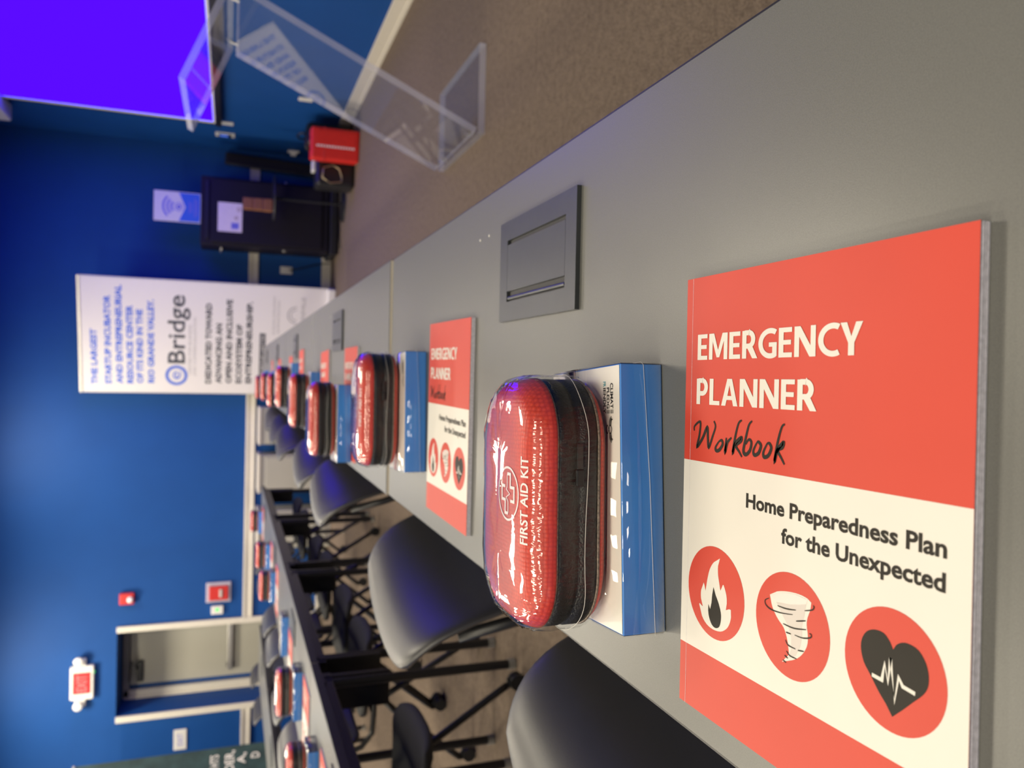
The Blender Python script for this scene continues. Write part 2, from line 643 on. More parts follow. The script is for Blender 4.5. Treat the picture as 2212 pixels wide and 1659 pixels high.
# back wall with the recess of the door
DX0, DX1, DZ = -3.59, -2.72, 2.08
wb = MB()
wb.box(((XL + DX0) / 2, YW + T / 2, CEIL / 2), (DX0 - XL, T, CEIL), M_wall)
wb.box(((XW + T + DX1) / 2, YW + T / 2, CEIL / 2), (XW + T - DX1, T, CEIL), M_wall)
wb.box(((DX0 + DX1) / 2, YW + T / 2, (CEIL + DZ) / 2), (DX1 - DX0, T, CEIL - DZ), M_wall)
AD = 0.50                     # depth of the recess
wb.box((DX0 - 0.03, YW + T + (AD - T) / 2, 1.2), (0.06, AD - T, 2.4), M_wall)
wb.box((DX1 + 0.03, YW + T + (AD - T) / 2, 1.2), (0.06, AD - T, 2.4), M_wall)
wb.box(((DX0 + DX1) / 2, YW + T + (AD - T) / 2, DZ + 0.03), (DX1 - DX0, AD - T, 0.06), M_wall)
wb.box(((DX0 + DX1) / 2, YW + AD + 0.03, 1.2), (DX1 - DX0 + 0.12, 0.06, 2.4), M_wall)
struct(wb.build('wall_back'))

tr = MB()
for x in (DX0 - 0.03, DX1 + 0.03):
    tr.box((x, YW - 0.012, DZ / 2), (0.062, 0.03, DZ), M_trim, 0.004)
struct(tr.build('trim_2'))
cr = MB()
for (a, b) in ((XL, DX0 - 0.062), (DX1 + 0.062, 2.22)):
    cr.box(((a + b) / 2, YW - 0.008, 0.813), (b - a, 0.018, 0.10), M_trim, 0.003)
    cr.box(((a + b) / 2, YW - 0.017, 0.85), (b - a, 0.018, 0.026), M_trim, 0.004)
    cr.box(((a + b) / 2, YW - 0.017, 0.777), (b - a, 0.018, 0.026), M_trim, 0.004)
struct(cr.build('trim_1'))
bb = MB()
for (a, b) in ((XL, DX0 - 0.062), (DX1 + 0.062, XW)):
    bb.box(((a + b) / 2, YW - 0.008, 0.05), (b - a, 0.016, 0.10), M_trim, 0.003)
struct(bb.build('baseboard_back'))
struct(MB().box((XW - 0.008, (YF + YW) / 2, 0.055), (0.016, YW - YF - 0.02, 0.11), M_trim, 0.003)
       .box((XW - 0.018, (YF + YW) / 2, 0.014), (0.012, YW - YF - 0.02, 0.028), M_trim, 0.003).build('baseboard_right'))

# the door at the back of the recess
dr = struct(MB().box(((DX0 + DX1) / 2 + 0.06, YW + AD - 0.022, 1.0), (DX1 - DX0 - 0.17, 0.04, 2.0), M_door, 0.003).build('door_1'))
fr = MB()
fr.box((DX0 + 0.05, YW + AD - 0.03, 1.03), (0.085, 0.06, 2.06), M_trim, 0.004)
fr.box((DX0 + 0.012, YW + AD - 0.045, 1.03), (0.022, 0.07, 2.06), M_trim, 0.004)
fr.box((DX1 - 0.012, YW + AD - 0.03, 1.03), (0.02, 0.06, 2.06), M_trim, 0.004)
fr.box(((DX0 + DX1) / 2, YW + AD - 0.03, 2.04), (DX1 - DX0, 0.06, 0.06), M_door, 0.004)
fr.build('door_frame', dr)
hb = MB()
hb.box(((DX0 + DX1) / 2 + 0.10, YW + AD - 0.075, 0.98), (0.62, 0.045, 0.055), M_alu, 0.006)
for x in (-0.26, 0.26):
    hb.box(((DX0 + DX1) / 2 + 0.10 + x, YW + AD - 0.058, 0.98), (0.05, 0.05, 0.075), M_blackmetal, 0.004)
hb.build('push_bar', dr)
cl = MB()
cl.box((DX0 + 0.30, YW + AD - 0.065, 1.90), (0.22, 0.05, 0.06), M_blackmetal, 0.006)
cl.tube([(DX0 + 0.33, YW + AD - 0.09, 1.92), (DX0 + 0.46, YW + AD - 0.20, 1.97), (DX0 + 0.22, YW + AD - 0.12, 2.0)], 0.009, M_blackmetal, 8)
cl.build('door_closer', dr)

# recessed ceiling light panels
for i, (lx, ly, lw) in enumerate(LIGHTS):
    ob = MB()
    for sg_ in (-1, 1):
        ob.box((sg_ * 0.295, 0, -0.008), (0.03, 0.62, 0.015), M_plate, 0.002)
        ob.box((0, sg_ * 0.295, -0.008), (0.56, 0.03, 0.015), M_plate, 0.002)
    struct(ob.build('trim_3', None, (lx, ly, CEIL - 0.0005)))

# ------------------------------------------------------------------ tables
TOPZ = 0.74
RX = 0.221 - 0.2286       # centre of the near row
TW, TL = 0.457, 1.524


def make_table(label, loc, module=True, group=None):
    t = thing('training_table', label, 'table', loc, 0, group)
    mb = MB()
    L = TL - 0.006
    mb.box((0, 0, TOPZ - 0.014), (TW - 0.003, L - 0.003, 0.0278), M_top, 0.0012, 1)
    for s in (-1, 1):
        mb.box((s * (TW / 2 - 0.0008), 0, TOPZ - 0.0148), (0.0016, L, 0.0262), M_edge)
        mb.box((0, s * (L / 2 - 0.0008), TOPZ - 0.0148), (TW - 0.002, 0.0016, 0.0262), M_endedge)
    # two small pale screw plugs
    for dy in (-0.018, 0.018):
        mb.cyl((0.177, 0.178 + dy, TOPZ - 0.001), (0.177, 0.178 + dy, TOPZ + 0.0006), 0.0016, M_plate, n=10)
    mb.build('tabletop', t)
    # power module set into the top
    pm = MB()
    a, b = 0.111, 0.208       # x size, y size
    la, lb = 0.068, 0.160
    bm = bmesh.new()
    zt, zb_ = TOPZ + 0.0044, TOPZ - 0.0005
    o_ = [(-a / 2, -b / 2), (a / 2, -b / 2), (a / 2, b / 2), (-a / 2, b / 2)]
    i_ = [(-la / 2, -lb / 2), (la / 2, -lb / 2), (la / 2, lb / 2), (-la / 2, lb / 2)]
    ot = [bm.verts.new((x, y, zt)) for x, y in o_]
    it = [bm.verts.new((x, y, zt)) for x, y in i_]
    ob = [bm.verts.new((x, y, zb_)) for x, y in o_]
    ib = [bm.verts.new((x, y, zb_)) for x, y in i_]
    for k in range(4):
        l = (k + 1) % 4
        bm.faces.new((ot[k], ot[l], it[l], it[k]))
        bm.faces.new((ob[k], ob[l], ot[l], ot[k]))
        bm.faces.new((it[k], it[l], ib[l], ib[k]))
    bmesh.ops.recalc_face_normals(bm, faces=bm.faces[:])
    pm.bm(bm, M_module)
    pm.box((0, 0, TOPZ + 0.0007), (la - 0.0004, lb - 0.0004, 0.0012), M_slot)
    po = pm.build('power_module', t, (0.124, 0.0, 0), 0.0)
    ld = MB()
    ld.box((0.0032, 0, TOPZ + 0.0030), (la - 0.0165, lb - 0.0012, 0.0028), M_module)
    ld.build('module_lid', po)
    hg = MB()
    hg.cyl((-la / 2 + 0.0040, -lb / 2 + 0.002, TOPZ + 0.0022), (-la / 2 + 0.0040, lb / 2 - 0.002, TOPZ + 0.0022), 0.0022, M_module, n=10)
    hg.build('module_hinge', po)
    for sy in (-1, 1):
        for sx in (-1, 1):
            lg = MB()
            x, y = sx * (TW / 2 - 0.035), sy * (L / 2 - 0.12)
            lg.cyl((0, 0, 0.012), (0, 0, TOPZ - 0.028), 0.017, M_blackmetal, n=14)
            lg.box((0, 0, TOPZ - 0.034), (0.05, 0.09, 0.008), M_blackmetal, 0.002)
            lo = lg.build('leg', t, (x, y, 0))
            MB().cyl((0, 0, 0.0), (0, 0, 0.026), 0.0195, M_greycap, n=14).build('foot_cap', lo)
    bm_ = MB()
    for sx in (-1, 1):
        bm_.box((sx * (TW / 2 - 0.035), 0, TOPZ - 0.047), (0.03, L - 0.1, 0.036), M_blackmetal, 0.003)
    for sy in (-1, 1):
        bm_.box((0, sy * (L / 2 - 0.12), TOPZ - 0.047), (TW - 0.06, 0.04, 0.036), M_blackmetal, 0.003)
    bm_.build('under_frame', t)
    for sy in (-1, 1):
        MB().box((0.150, sy * (L / 2 - 0.085), 0.595), (0.125, 0.024, 0.25), M_blackmetal, 0.004).build('end_panel', t)
    return t


J0 = 1.503
ordn = ['nearest', 'second', 'third', 'fourth', 'fifth', 'sixth', 'seventh', 'eighth']
TZ = 0.0035                # the other tables stand a few millimetres higher than the nearest one


def move_legs(t, ys):
    """left legs of a table go where no chair stands"""
    k = 0
    for c in t.children:
        if c.name.split('.')[0] == 'leg' and c.location.x < 0:
            c.location.y = ys[k] - t.location.y
            k += 1


tb = make_table('grey training table closest to the camera, under the large red workbook', (RX, J0 - TL / 2, 0), group='tables of the near row')
move_legs(tb, (0.12, 0.95))
for i in range(1, 5):
    q = dup(tb, ['', 'grey training table just past the seam behind the nearest first aid kit',
             'grey training table third from the camera in the near row',
             'grey training table fourth from the camera in the near row',
             'grey training table at the far end of the near row, by the white banner'][i], (RX, J0 - TL / 2 + TL * i, TZ), 0)
    move_legs(q, [(), (1.76, 2.97), (3.80, 4.44), (5.25, 6.01), (6.92, 7.46)][i])
R2X = -1.05 - TW / 2
for i in range(4):
    q = dup(tb, ['nearest visible grey table of the middle row, along the photo edge',
             'second grey table of the middle row, holding a kit near the door',
             'third grey table of the middle row, before the white door trim',
             'far end grey table of the middle row, below the chair rail'][i],
        (R2X, 1.35 + TL * (i + 0.5), TZ), 0, 'tables of the middle row')
    move_legs(q, [1.35 + TL * (i + 0.5) + d for d in (-0.66, 0.66)])
R3X = R2X - 1.27
for i in range(3):
    q = dup(tb, ['grey table of the far row nearest the camera, mostly out of view',
             'grey table of the far row seen as a thin sliver beside the teal banner',
             'end table of the far row in front of the door recess'][i],
        (R3X, 1.35 + TL * (i + 1.5), TZ), 0, 'tables of the far row')
    move_legs(q, [1.35 + TL * (i + 1.5) + d for d in (-0.66, 0.66)])

# ------------------------------------------------------------------ workbooks
flame = [(42.7, 102.8), (40.9, 97.8), (41.1, 92.2), (42.7, 86.8), (43.8, 83.1), (46.1, 87.1), (47.4, 86.9), (50.0, 82.0), (50.6, 77.1), (49.8, 72.9), (53.1, 74.4), (54.8, 74.4), (55.1, 70.0), (53.4, 65.1), (50.2, 61.3), (44.6, 58.2), (36.9, 57.2), (29.9, 58.5), (24.6, 62.3), (21.3, 69.0), (21.9, 69.5), (25.4, 68.4), (23.2, 73.1), (23.2, 78.4), (25.9, 83.8), (26.8, 82.2), (28.1, 79.1), (29.5, 85.8), (32.0, 93.4), (36.4, 99.1)]
flamein = [(36.6, 83.6), (39.1, 79.1), (42.1, 75.3), (44.6, 70.3), (45.1, 66.0), (43.6, 61.0), (39.8, 58.9), (35.8, 59.7), (32.7, 63.4), (31.4, 67.7), (31.6, 71.5), (33.5, 68.9), (34.8, 73.3), (35.4, 78.6)]
torn = [(90.4, 93.3), (96.5, 96.6), (105.5, 98.8), (114.2, 99.6), (120.5, 99.0), (123.3, 97.7), (122.7, 93.7), (120.8, 89.3), (120.2, 85.2), (121.1, 80.7), (121.2, 75.9), (119.3, 71.4), (115.2, 66.6), (109.6, 63.0), (101.5, 59.4), (106.6, 64.7), (106.4, 69.1), (105.1, 73.7), (102.4, 78.4), (97.8, 81.5), (93.8, 85.4), (91.8, 89.0)]
tornin = [(95.9, 90.6), (107.2, 92.2), (119.6, 95.9), (118.4, 89.5), (116.8, 83.2), (117.0, 78.4), (115.7, 72.2), (112.4, 66.2), (106.6, 63.2), (108.7, 68.9), (108.5, 74.7), (106.1, 80.0), (101.5, 84.6)]
torntop = [(90.7, 93.0), (99.6, 96.7), (111.3, 98.8), (120.5, 98.4), (119.9, 96.0), (107.2, 92.4), (95.9, 91.2)]
heart = [(176.7, 91.0), (175.0, 93.8), (171.2, 96.8), (165.7, 96.8), (160.8, 94.4), (158.0, 90.0), (157.6, 85.1), (159.5, 79.5), (163.6, 74.9), (168.7, 69.0), (173.2, 64.8), (177.0, 60.4), (182.5, 65.6), (188.4, 71.6), (193.1, 76.3), (195.7, 80.5), (196.2, 85.5), (194.6, 90.9), (190.7, 95.2), (185.7, 96.4), (181.7, 95.8), (178.2, 93.5)]
ecg = [(164.7, 75.3), (170.7, 74.9), (172.1, 83.1), (174.2, 74.9), (175.4, 86.8), (178.1, 67.6), (180.1, 79.6), (182.5, 76.3), (189.3, 75.6)]
TLn = [[(89.7, 91.0), (86.5, 89.1), (87.1, 86.7), (91.4, 85.3), (99.9, 85.7), (109.5, 87.5)], [(97.1, 88.9), (104.3, 89.2), (111.9, 90.6)], [(118.6, 92.2), (124.1, 94.1), (125.4, 95.9), (124.7, 96.6)], [(101.9, 80.4), (110.5, 80.5), (120.0, 82.6)], [(112.2, 84.8), (119.5, 87.1)], [(104.4, 76.5), (108.4, 76.7)], [(111.3, 77.1), (117.7, 77.5), (123.2, 79.4), (123.8, 81.1), (122.4, 81.3)], [(104.1, 72.2), (106.4, 70.1), (112.2, 69.9)], [(114.0, 69.8), (118.6, 70.7)], [(105.0, 66.5), (108.0, 64.9), (113.1, 64.9)], [(102.5, 60.8), (104.9, 60.1)], [(103.6, 63.7), (106.3, 62.9)]]
WK = [[(11.5, 179.6), (11.8, 182.7), (18.1, 185.7), (17.5, 177.4), (15.1, 169.5), (21.2, 175.6), (25.9, 182.6), (26.9, 176.1), (28.1, 170.1), (32.1, 177.5), (34.9, 183.7), (33.1, 187.1)], [(38.6, 174.5), (35.4, 170.7), (36.3, 168.8), (39.6, 169.6), (42.8, 173.3), (41.6, 175.7), (38.6, 174.5)], [(46.5, 177.6), (46.1, 173.6), (45.5, 168.7), (47.7, 174.7), (51.6, 178.0)], [(61.4, 189.1), (58.4, 187.1), (55.5, 179.2), (53.2, 168.9), (55.7, 174.9), (61.0, 178.7), (61.1, 176.8), (56.5, 173.5), (59.8, 170.0), (62.2, 167.4)], [(71.2, 189.2), (68.3, 186.7), (65.6, 179.0), (63.6, 171.3), (65.9, 169.2), (69.6, 171.9), (70.9, 176.6), (68.6, 178.3), (65.7, 175.3)], [(76.0, 177.1), (72.9, 172.2), (74.0, 169.7), (77.6, 171.2), (79.6, 175.5), (77.4, 177.6), (76.0, 177.1)], [(85.2, 177.4), (81.9, 172.1), (82.7, 169.4), (86.4, 170.7), (88.7, 175.0), (87.0, 177.5), (85.2, 177.4)], [(99.6, 189.1), (97.1, 187.1), (94.0, 178.5), (91.7, 167.7), (93.9, 174.1), (98.7, 178.9), (98.1, 176.2), (94.4, 174.1), (97.6, 170.0), (100.0, 167.0)]]


def spline(pts, k=5):
    """Catmull-Rom resampling of a 2D line"""
    P = [Vector(p) for p in pts]
    out = []
    for i in range(len(P) - 1):
        p0, p1, p2, p3 = P[max(i - 1, 0)], P[i], P[i + 1], P[min(i + 2, len(P) - 1)]
        for j in range(k):
            t = j / k
            out.append(0.5 * ((2 * p1) + (p2 - p0) * t + (2 * p0 - 5 * p1 + 4 * p2 - p3) * t * t + (3 * p1 - p0 - 3 * p2 + p3) * t ** 3))
    out.append(P[-1])
    return [tuple(p) for p in out]


def closed_spline(pts, k=3):
    n = len(pts)
    P = [Vector(p) for p in pts]
    out = []
    for i in range(n):
        p0, p1, p2, p3 = P[i - 1], P[i], P[(i + 1) % n], P[(i + 2) % n]
        sharp = (p1 - p0).normalized().dot((p2 - p1).normalized()) < 0.3 or (p2 - p1).normalized().dot((p3 - p2).normalized()) < 0.3
        for j in range(1 if sharp else k):
            t = j / k
            out.append(tuple(0.5 * ((2 * p1) + (p2 - p0) * t + (2 * p0 - 5 * p1 + 4 * p2 - p3) * t * t + (3 * p1 - p0 - 3 * p2 + p3) * t ** 3)))
    return out


MM = Matrix.Scale(0.001, 4)


def arc(cx, cy, rx, ry, a0, a1, n=18):
    return [(cx + rx * math.cos(math.radians(a0 + (a1 - a0) * k / n)), cy + ry * math.sin(math.radians(a0 + (a1 - a0) * k / n))) for k in range(n + 1)]


GLYPH = {  # capital height 1: width, filled outlines, thick lines
    'E': (0.52, [[(0, 0), (0.52, 0), (0.52, 0.16), (0.19, 0.16), (0.19, 0.425), (0.48, 0.425), (0.48, 0.58), (0.19, 0.58), (0.19, 0.84), (0.51, 0.84), (0.51, 1), (0, 1)]], []),
    'M': (0.92, [[(0, 0), (0, 1), (0.25, 1), (0.46, 0.36), (0.67, 1), (0.92, 1), (0.92, 0), (0.74, 0), (0.74, 0.70), (0.53, 0.08), (0.39, 0.08), (0.18, 0.70), (0.18, 0)]], []),
    'N': (0.77, [[(0, 0), (0, 1), (0.22, 1), (0.59, 0.36), (0.59, 1), (0.77, 1), (0.77, 0), (0.56, 0), (0.18, 0.66), (0.18, 0)]], []),
    'Y': (0.68, [[(0.245, 0), (0.245, 0.38), (-0.01, 1), (0.20, 1), (0.34, 0.57), (0.48, 1), (0.69, 1), (0.435, 0.38), (0.435, 0)]], []),
    'L': (0.50, [[(0, 0), (0, 1), (0.19, 1), (0.19, 0.16), (0.5, 0.16), (0.5, 0)]], []),
    'A': (0.76, [[(0, 0), (0.27, 1), (0.38, 1), (0.38, 0.76), (0.29, 0.37), (0.38, 0.37), (0.38, 0.22), (0.255, 0.22), (0.20, 0)],
                 [(0.76, 0), (0.56, 0), (0.505, 0.22), (0.38, 0.22), (0.38, 0.37), (0.47, 0.37), (0.38, 0.76), (0.38, 1), (0.49, 1)]], []),
    'P': (0.58, [[(0, 0), (0, 1), (0.19, 1), (0.19, 0)]], [[(0.10, 0.925), (0.30, 0.925)] + arc(0.30, 0.675, 0.19, 0.25, 90, -90) + [(0.10, 0.425)]]),
    'R': (0.63, [[(0, 0), (0, 1), (0.19, 1), (0.19, 0)], [(0.25, 0.47), (0.42, 0.50), (0.68, 0), (0.455, 0), (0.20, 0.42)]], [[(0.10, 0.925), (0.30, 0.925)] + arc(0.30, 0.685, 0.185, 0.24, 90, -90) + [(0.10, 0.445)]]),
    'C': (0.66, [], [arc(0.50, 0.5, 0.41, 0.435, 62, 298, 26)]),
    'G': (0.75, [[(0.44, 0.53), (0.76, 0.53), (0.76, 0.06), (0.58, 0.06), (0.58, 0.38), (0.44, 0.38)]], [arc(0.50, 0.5, 0.41, 0.435, 58, 300, 26)]),
}


def block_text(mb, s_, x0, x1, base, cap, z, material, M):
    """bold condensed capitals drawn from outlines"""
    gap = 0.085
    tot = sum(GLYPH[c][0] for c in s_) + gap * (len(s_) - 1)
    sx = (x1 - x0) / tot
    x = 0.0
    for k, c in enumerate(s_):
        wd_, polys, lns = GLYPH[c]
        T_ = M @ Matrix.Translation((x0 + x * sx, base, 0)) @ Matrix.Diagonal((sx, cap, 1, 1))
        for q, pl_ in enumerate(polys):
            mb.poly(pl_, z, material, T_)
        for ln in lns:
            mb.stroke(ln, 0.18, z + 0.004, material, T_)
        x += wd_ + gap


BH = 0.0062              # thickness of a workbook


def make_book(label, loc, rz, group):
    t = thing('emergency_planner_workbook', label, 'workbook', loc, rz, group)
    W_, H_ = 215.9, 279.4
    z0 = BH * 1000
    cv = MB(M_red)
    cv.box((W_ / 2, H_ / 2, z0 - 0.15), (W_, H_, 0.26), M_red, M=MM)
    cv.box((0.25, H_ / 2, z0 / 2), (0.5, H_, z0 - 0.3), M_red, M=MM)
    z = z0 + 0.06
    cv.poly([(0, 39.4), (W_, 40.6), (W_, 161.4), (0, 160.2)], z, M_white, MM)
    # crease beside the spine
    cv.stroke([(7.0, 0), (7.0, H_)], 0.25, z + 0.05, M_pages, MM)
    z += 0.10
    for c, ra in (((38.0, 80.3), 29.6), ((107.8, 80.9), 29.4), ((176.4, 81.3), 29.2)):
        cv.disc(c, ra, z, M_red, 56, MM, ra * 0.965)
    z += 0.08
    cv.poly(closed_spline(flame), z, M_white, MM)
    cv.poly(closed_spline(flamein), z + 0.08, M_ink, MM)
    cv.poly(closed_spline(torn), z, M_white, MM)
    cv.poly(tornin, z + 0.05, M_greyp, MM)
    cv.poly(closed_spline(torntop, 2), z + 0.10, M_pinkp, MM)
    for l in TLn:
        cv.stroke(spline(l, 4), 0.8, z + 0.15, M_ink, MM, True)
    cv.poly(closed_spline(heart), z, M_ink, MM)
    cv.stroke(ecg, 1.8, z + 0.08, M_white, MM)
    block_text(cv, 'EMERGENCY', 13.6, 154.3, 225.8, 16.4, z, M_white, MM)
    block_text(cv, 'PLANNER', 13.4, 122.9, 197.2, 16.5, z, M_white, MM)
    for l in WK:
        cv.stroke(spline(l, 5), 2.3, z, M_ink, MM, True)
    cv.text('Home Preparedness Plan', 67.2, 203.8, 138.6, 8.2, z, M_ink, 0.028, MM)
    cv.text('for the Unexpected', 98.7, 203.5, 124.0, 8.2, z, M_ink, 0.028, MM)
    cv.build('front_cover', t)
    pg = MB()
    n = 9
    for i in range(n):
        e = 0.25 * math.sin(i * 2.3)
        th = (z0 - 1.0) / n
        pg.box((W_ / 2 + 0.1 + e * 0.5, H_ / 2 + e * 0.3, 0.42 + th * (i + 0.5)), (W_ - 0.6, H_ - 0.5, th * 0.94), M_pages, M=MM)
    pg.build('page_block', t)
    MB().box((W_ / 2, H_ / 2, 0.2), (W_ - 0.8, H_ - 0.8, 0.36), M_white, M=MM).build('back_cover', t)
    return t


ANG = -PI / 2
g_b1, g_b2 = 'workbooks along the near row', 'workbooks along the middle row'
bk = make_book('large red and white workbook filling the lower right of the photo, closest to the camera', (-0.2128, 0.4494, TOPZ), ANG + 0.0053, g_b1)
ROW1B = [((-0.203, 1.168), -0.012, 'second workbook from the camera, in front of the second blue box'),
         ((-0.216, 2.080), 0.0, 'third workbook in the near row, partly hidden behind the second first aid kit'),
         ((-0.216, 2.645), 0.03, 'fourth workbook in the near row, just beyond the third first aid kit'),
         ((-0.190, 3.515), 0.02, 'fifth workbook in the near row, beyond the fourth first aid kit'),
         ((-0.205, 4.130), 0.0, 'sixth workbook in the near row, a small red corner beside the fifth kit'),
         ((-0.205, 5.05), 0.0, 'seventh workbook in the near row, a tiny red corner by the far kits'),
         ((-0.205, 5.95), 0.0, 'farthest workbook in the near row, nearly hidden by kits')]
for (p, a, l) in ROW1B:
    dup(bk, l, (p[0], p[1], TOPZ + (TZ if p[1] > 1.6 else 0)), ANG + a)
R2B = [((-1.445, 2.46), 'workbook of the middle row at the bottom photo edge'),
       ((-1.435, 3.06), 'workbook of the middle row below the kit nearest the exit door'),
       ((-1.498, 3.84), 'workbook of the middle row before the blue box without a kit'),
       ((-1.445, 4.93), 'workbook of the middle row before the kit beside the door trim'),
       ((-1.445, 5.60), 'workbook of the middle row before the second farthest kit'),
       ((-1.445, 7.05), 'workbook at the far end of the middle row')]
for (p, l) in R2B:
    dup(bk, l, (p[0], p[1], TOPZ + TZ), ANG, g_b2)

# ------------------------------------------------------------------ boxes
BXW, BXD, BXH = 0.190, 0.121, 0.034


def make_box(label, loc, rz, group):
    """origin: near right bottom corner; -x along the table width, +y away from the camera"""
    t = thing('blue_carton', label, 'box', loc, rz, group)
    b = MB()
    w_, d_, h_ = BXW, BXD, BXH
    b.box((-w_ / 2, d_ / 2, h_ / 2), (w_ - 0.0006, d_ - 0.0006, h_ - 0.0006), M_boxblue, 0.0006, 1)
    b.poly([(-w_ + 0.0012, 0.0012), (-0.0012, 0.0012), (-0.0012, d_ - 0.0012), (-w_ + 0.0012, d_ - 0.0012)], h_ + 0.00005, M_boxwhite)
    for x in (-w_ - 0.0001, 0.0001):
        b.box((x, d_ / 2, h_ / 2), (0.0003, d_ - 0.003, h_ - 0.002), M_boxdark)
    # print on the lid, read from the far side
    RT = Matrix.Translation((0, 0, 0)) @ Matrix.Rotation(PI, 4, 'Z')
    zt = h_ + 0.0002
    b.text('CLIMAT', 0.0134, 0.0318, -0.0150, 0.0042, zt, M_ink, 0.03, RT)
    b.text('PLEDG', 0.0164, 0.0318, -0.0206, 0.0040, zt, M_ink, 0.03, RT)
    for k in range(3):
        for (bs, cp) in ((-0.0150, 0.0042), (-0.0206, 0.0040)):
            y_ = bs + cp * (0.1 + 0.4 * k)
            b.stroke([(0.0326, y_), (0.0354, y_)], 0.0008, zt, M_ink, RT)
    b.text('FR', 0.0118, 0.0158, -0.0262, 0.0040, zt, M_teal, 0.03, RT)
    b.text('IENDLY', 0.0164, 0.0354, -0.0262, 0.0040, zt, M_ink, 0.03, RT)
    # winged hourglass mark
    cx, cy = 0.0468, -0.0180
    for s in (-1, 1):
        b.stroke(spline([(cx, cy), (cx + 0.0030, cy + s * 0.0022), (cx, cy + s * 0.0048), (cx - 0.0030, cy + s * 0.0022), (cx, cy)], 5), 0.0008, zt, M_ink, RT)
        for k in range(3):
            b.stroke(spline([(cx + s * 0.0024, cy + 0.001 + 0.0012 * k), (cx + s * 0.0065, cy + 0.0015 + 0.0014 * k), (cx + s * (0.0095 - 0.0012 * k), cy + 0.0042 + 0.001 * k)], 4), 0.0010, zt, M_ink, RT, True)
    b.build('carton', t)
    # clear shrink film with its welded seam
    e = 0.0009
    s_ = MB()
    bm = bmesh.new()
    bmesh.ops.create_cube(bm, size=1.0)
    for v in bm.verts:
        v.co = Vector((v.co.x * (w_ + 2 * e) - w_ / 2, v.co.y * (d_ + 2 * e) + d_ / 2, v.co.z * (h_ + e) + (h_ + e) / 2 + 0.0002))
    bmesh.ops.bevel(bm, geom=bm.edges[:], offset=0.0016, segments=3, affect='EDGES')
    s_.bm(bm, M_wrapbox, True)
    s_.tube([(-w_ - 0.0015, -0.0012, 0.0095), (-w_ * 0.8, -0.0012, 0.0105), (-w_ * 0.45, -0.0012, 0.0120), (-0.001, -0.0012, 0.0160), (0.0012, 0.001, 0.0168), (0.0014, 0.03, 0.016)], 0.00018, M_plate, 6)
    s_.build('shrink_film', t)
    return t


g_x1, g_x2 = 'boxes along the near row', 'boxes along the middle row'
ROW1X = [((0.011, 0.492), 0.074, 0, ''),
         ((0.036, 1.209), 0.05, 0, 'second blue box in the near row, behind the second workbook'),
         ((-0.030, 1.935), 0.04, BH + 0.0006, 'third blue box in the near row, resting on the third workbook'),
         ((0.0, 2.700), 0.0, 0, 'fourth blue box in the near row, under the third kit from the front'),
         ((0.037, 3.570), 0.0, 0, 'fifth blue box in the near row, showing one bright blue corner'),
         ((0.0, 4.40), 0.0, 0, 'sixth blue box in the near row, under the fifth kit'),
         ((0.0, 5.35), 0.0, 0, 'seventh blue box in the near row, under a far kit'),
         ((0.0, 6.50), 0.0, 0, 'farthest blue box in the near row, by the banner')]
bx = make_box('shrink-wrapped white and blue box closest to the camera, behind the large workbook', (0.011, 0.492, TOPZ), 0.074, g_x1)
for (p, a, dz, l) in ROW1X[1:]:
    dup(bx, l, (p[0], p[1], TOPZ + dz + (TZ if p[1] > 1.5 else 0)), a)
R2X_ = [((-1.225, 2.56), 'blue box of the middle row at the bottom photo edge'),
        ((-1.185, 3.15), 'blue box of the middle row under the kit nearest the exit door'),
        ((-1.200, 3.93), 'blue box of the middle row with no kit visible on it'),
        ((-1.245, 5.02), 'blue box of the middle row under the kit beside the door trim'),
        ((-1.215, 5.68), 'blue box of the middle row under the second farthest kit'),
        ((-1.235, 7.14), 'blue box at the far end of the middle row')]
for (p, l) in R2X_:
    dup(bx, l, (p[0], p[1], TOPZ + TZ), 0.0, g_x2)

# ------------------------------------------------------------------ first aid kits
KL, KD = 0.184, 0.118


def rr_ring(inset, z, n=12, L=KL, D=KD, rad=0.045):
    """rounded rectangle loop at an inset"""
    a, b = L / 2 - inset, D / 2 - inset
    rd = max(0.004, min(rad - inset * 0.55, min(a, b) - 0.001))
    pts = []
    for (sx, sy, a0) in ((1, 1, 0), (-1, 1, PI / 2), (-1, -1, PI), (1, -1, 1.5 * PI)):
        for k in range(n + 1):
            t = a0 + PI / 2 * k / n
            pts.append(Vector((sx * (a - rd) + rd * math.cos(t), sy * (b - rd) + rd * math.sin(t), z)))
        # straight run subdivided
        nx = (-sx * 1, sy) if sx * sy > 0 else (sx, -sy)
        tgt = {(1, 1): (-1, 1), (-1, 1): (-1, -1), (-1, -1): (1, -1), (1, -1): (1, 1)}[(sx, sy)]
        e0 = pts[-1]
        t = a0 + PI / 2
        e1 = Vector((tgt[0] * (a - rd) + rd * math.cos(t), tgt[1] * (b - rd) + rd * math.sin(t), z))
        for k in range(1, 8):
            pts.append(e0.lerp(e1, k / 8))
    return pts


def loft(mb, rings, material, cap0=False, cap1=False):
    n = len(rings[0])
    vs = [p for rg in rings for p in rg]
    fs = []
    for i in range(len(rings) - 1):
        for k in range(n):
            l = (k + 1) % n
            fs.append((i * n + k, i * n + l, (i + 1) * n + l, (i + 1) * n + k))
    if cap0:
        fs.append(tuple(range(n))[::-1])
    if cap1:
        fs.append(tuple((len(rings) - 1) * n + k for k in range(n)))
    mb.add(vs, fs, material, True)
    return vs, fs


PROF_UP = [(0.0015, 0.0405), (-0.0006, 0.0420), (0.0004, 0.0455), (0.0022, 0.0500), (0.0052, 0.0545), (0.0095, 0.0582), (0.0150, 0.0604), (0.0220, 0.0616), (0.031, 0.0624), (0.042, 0.0629), (0.054, 0.0630)]


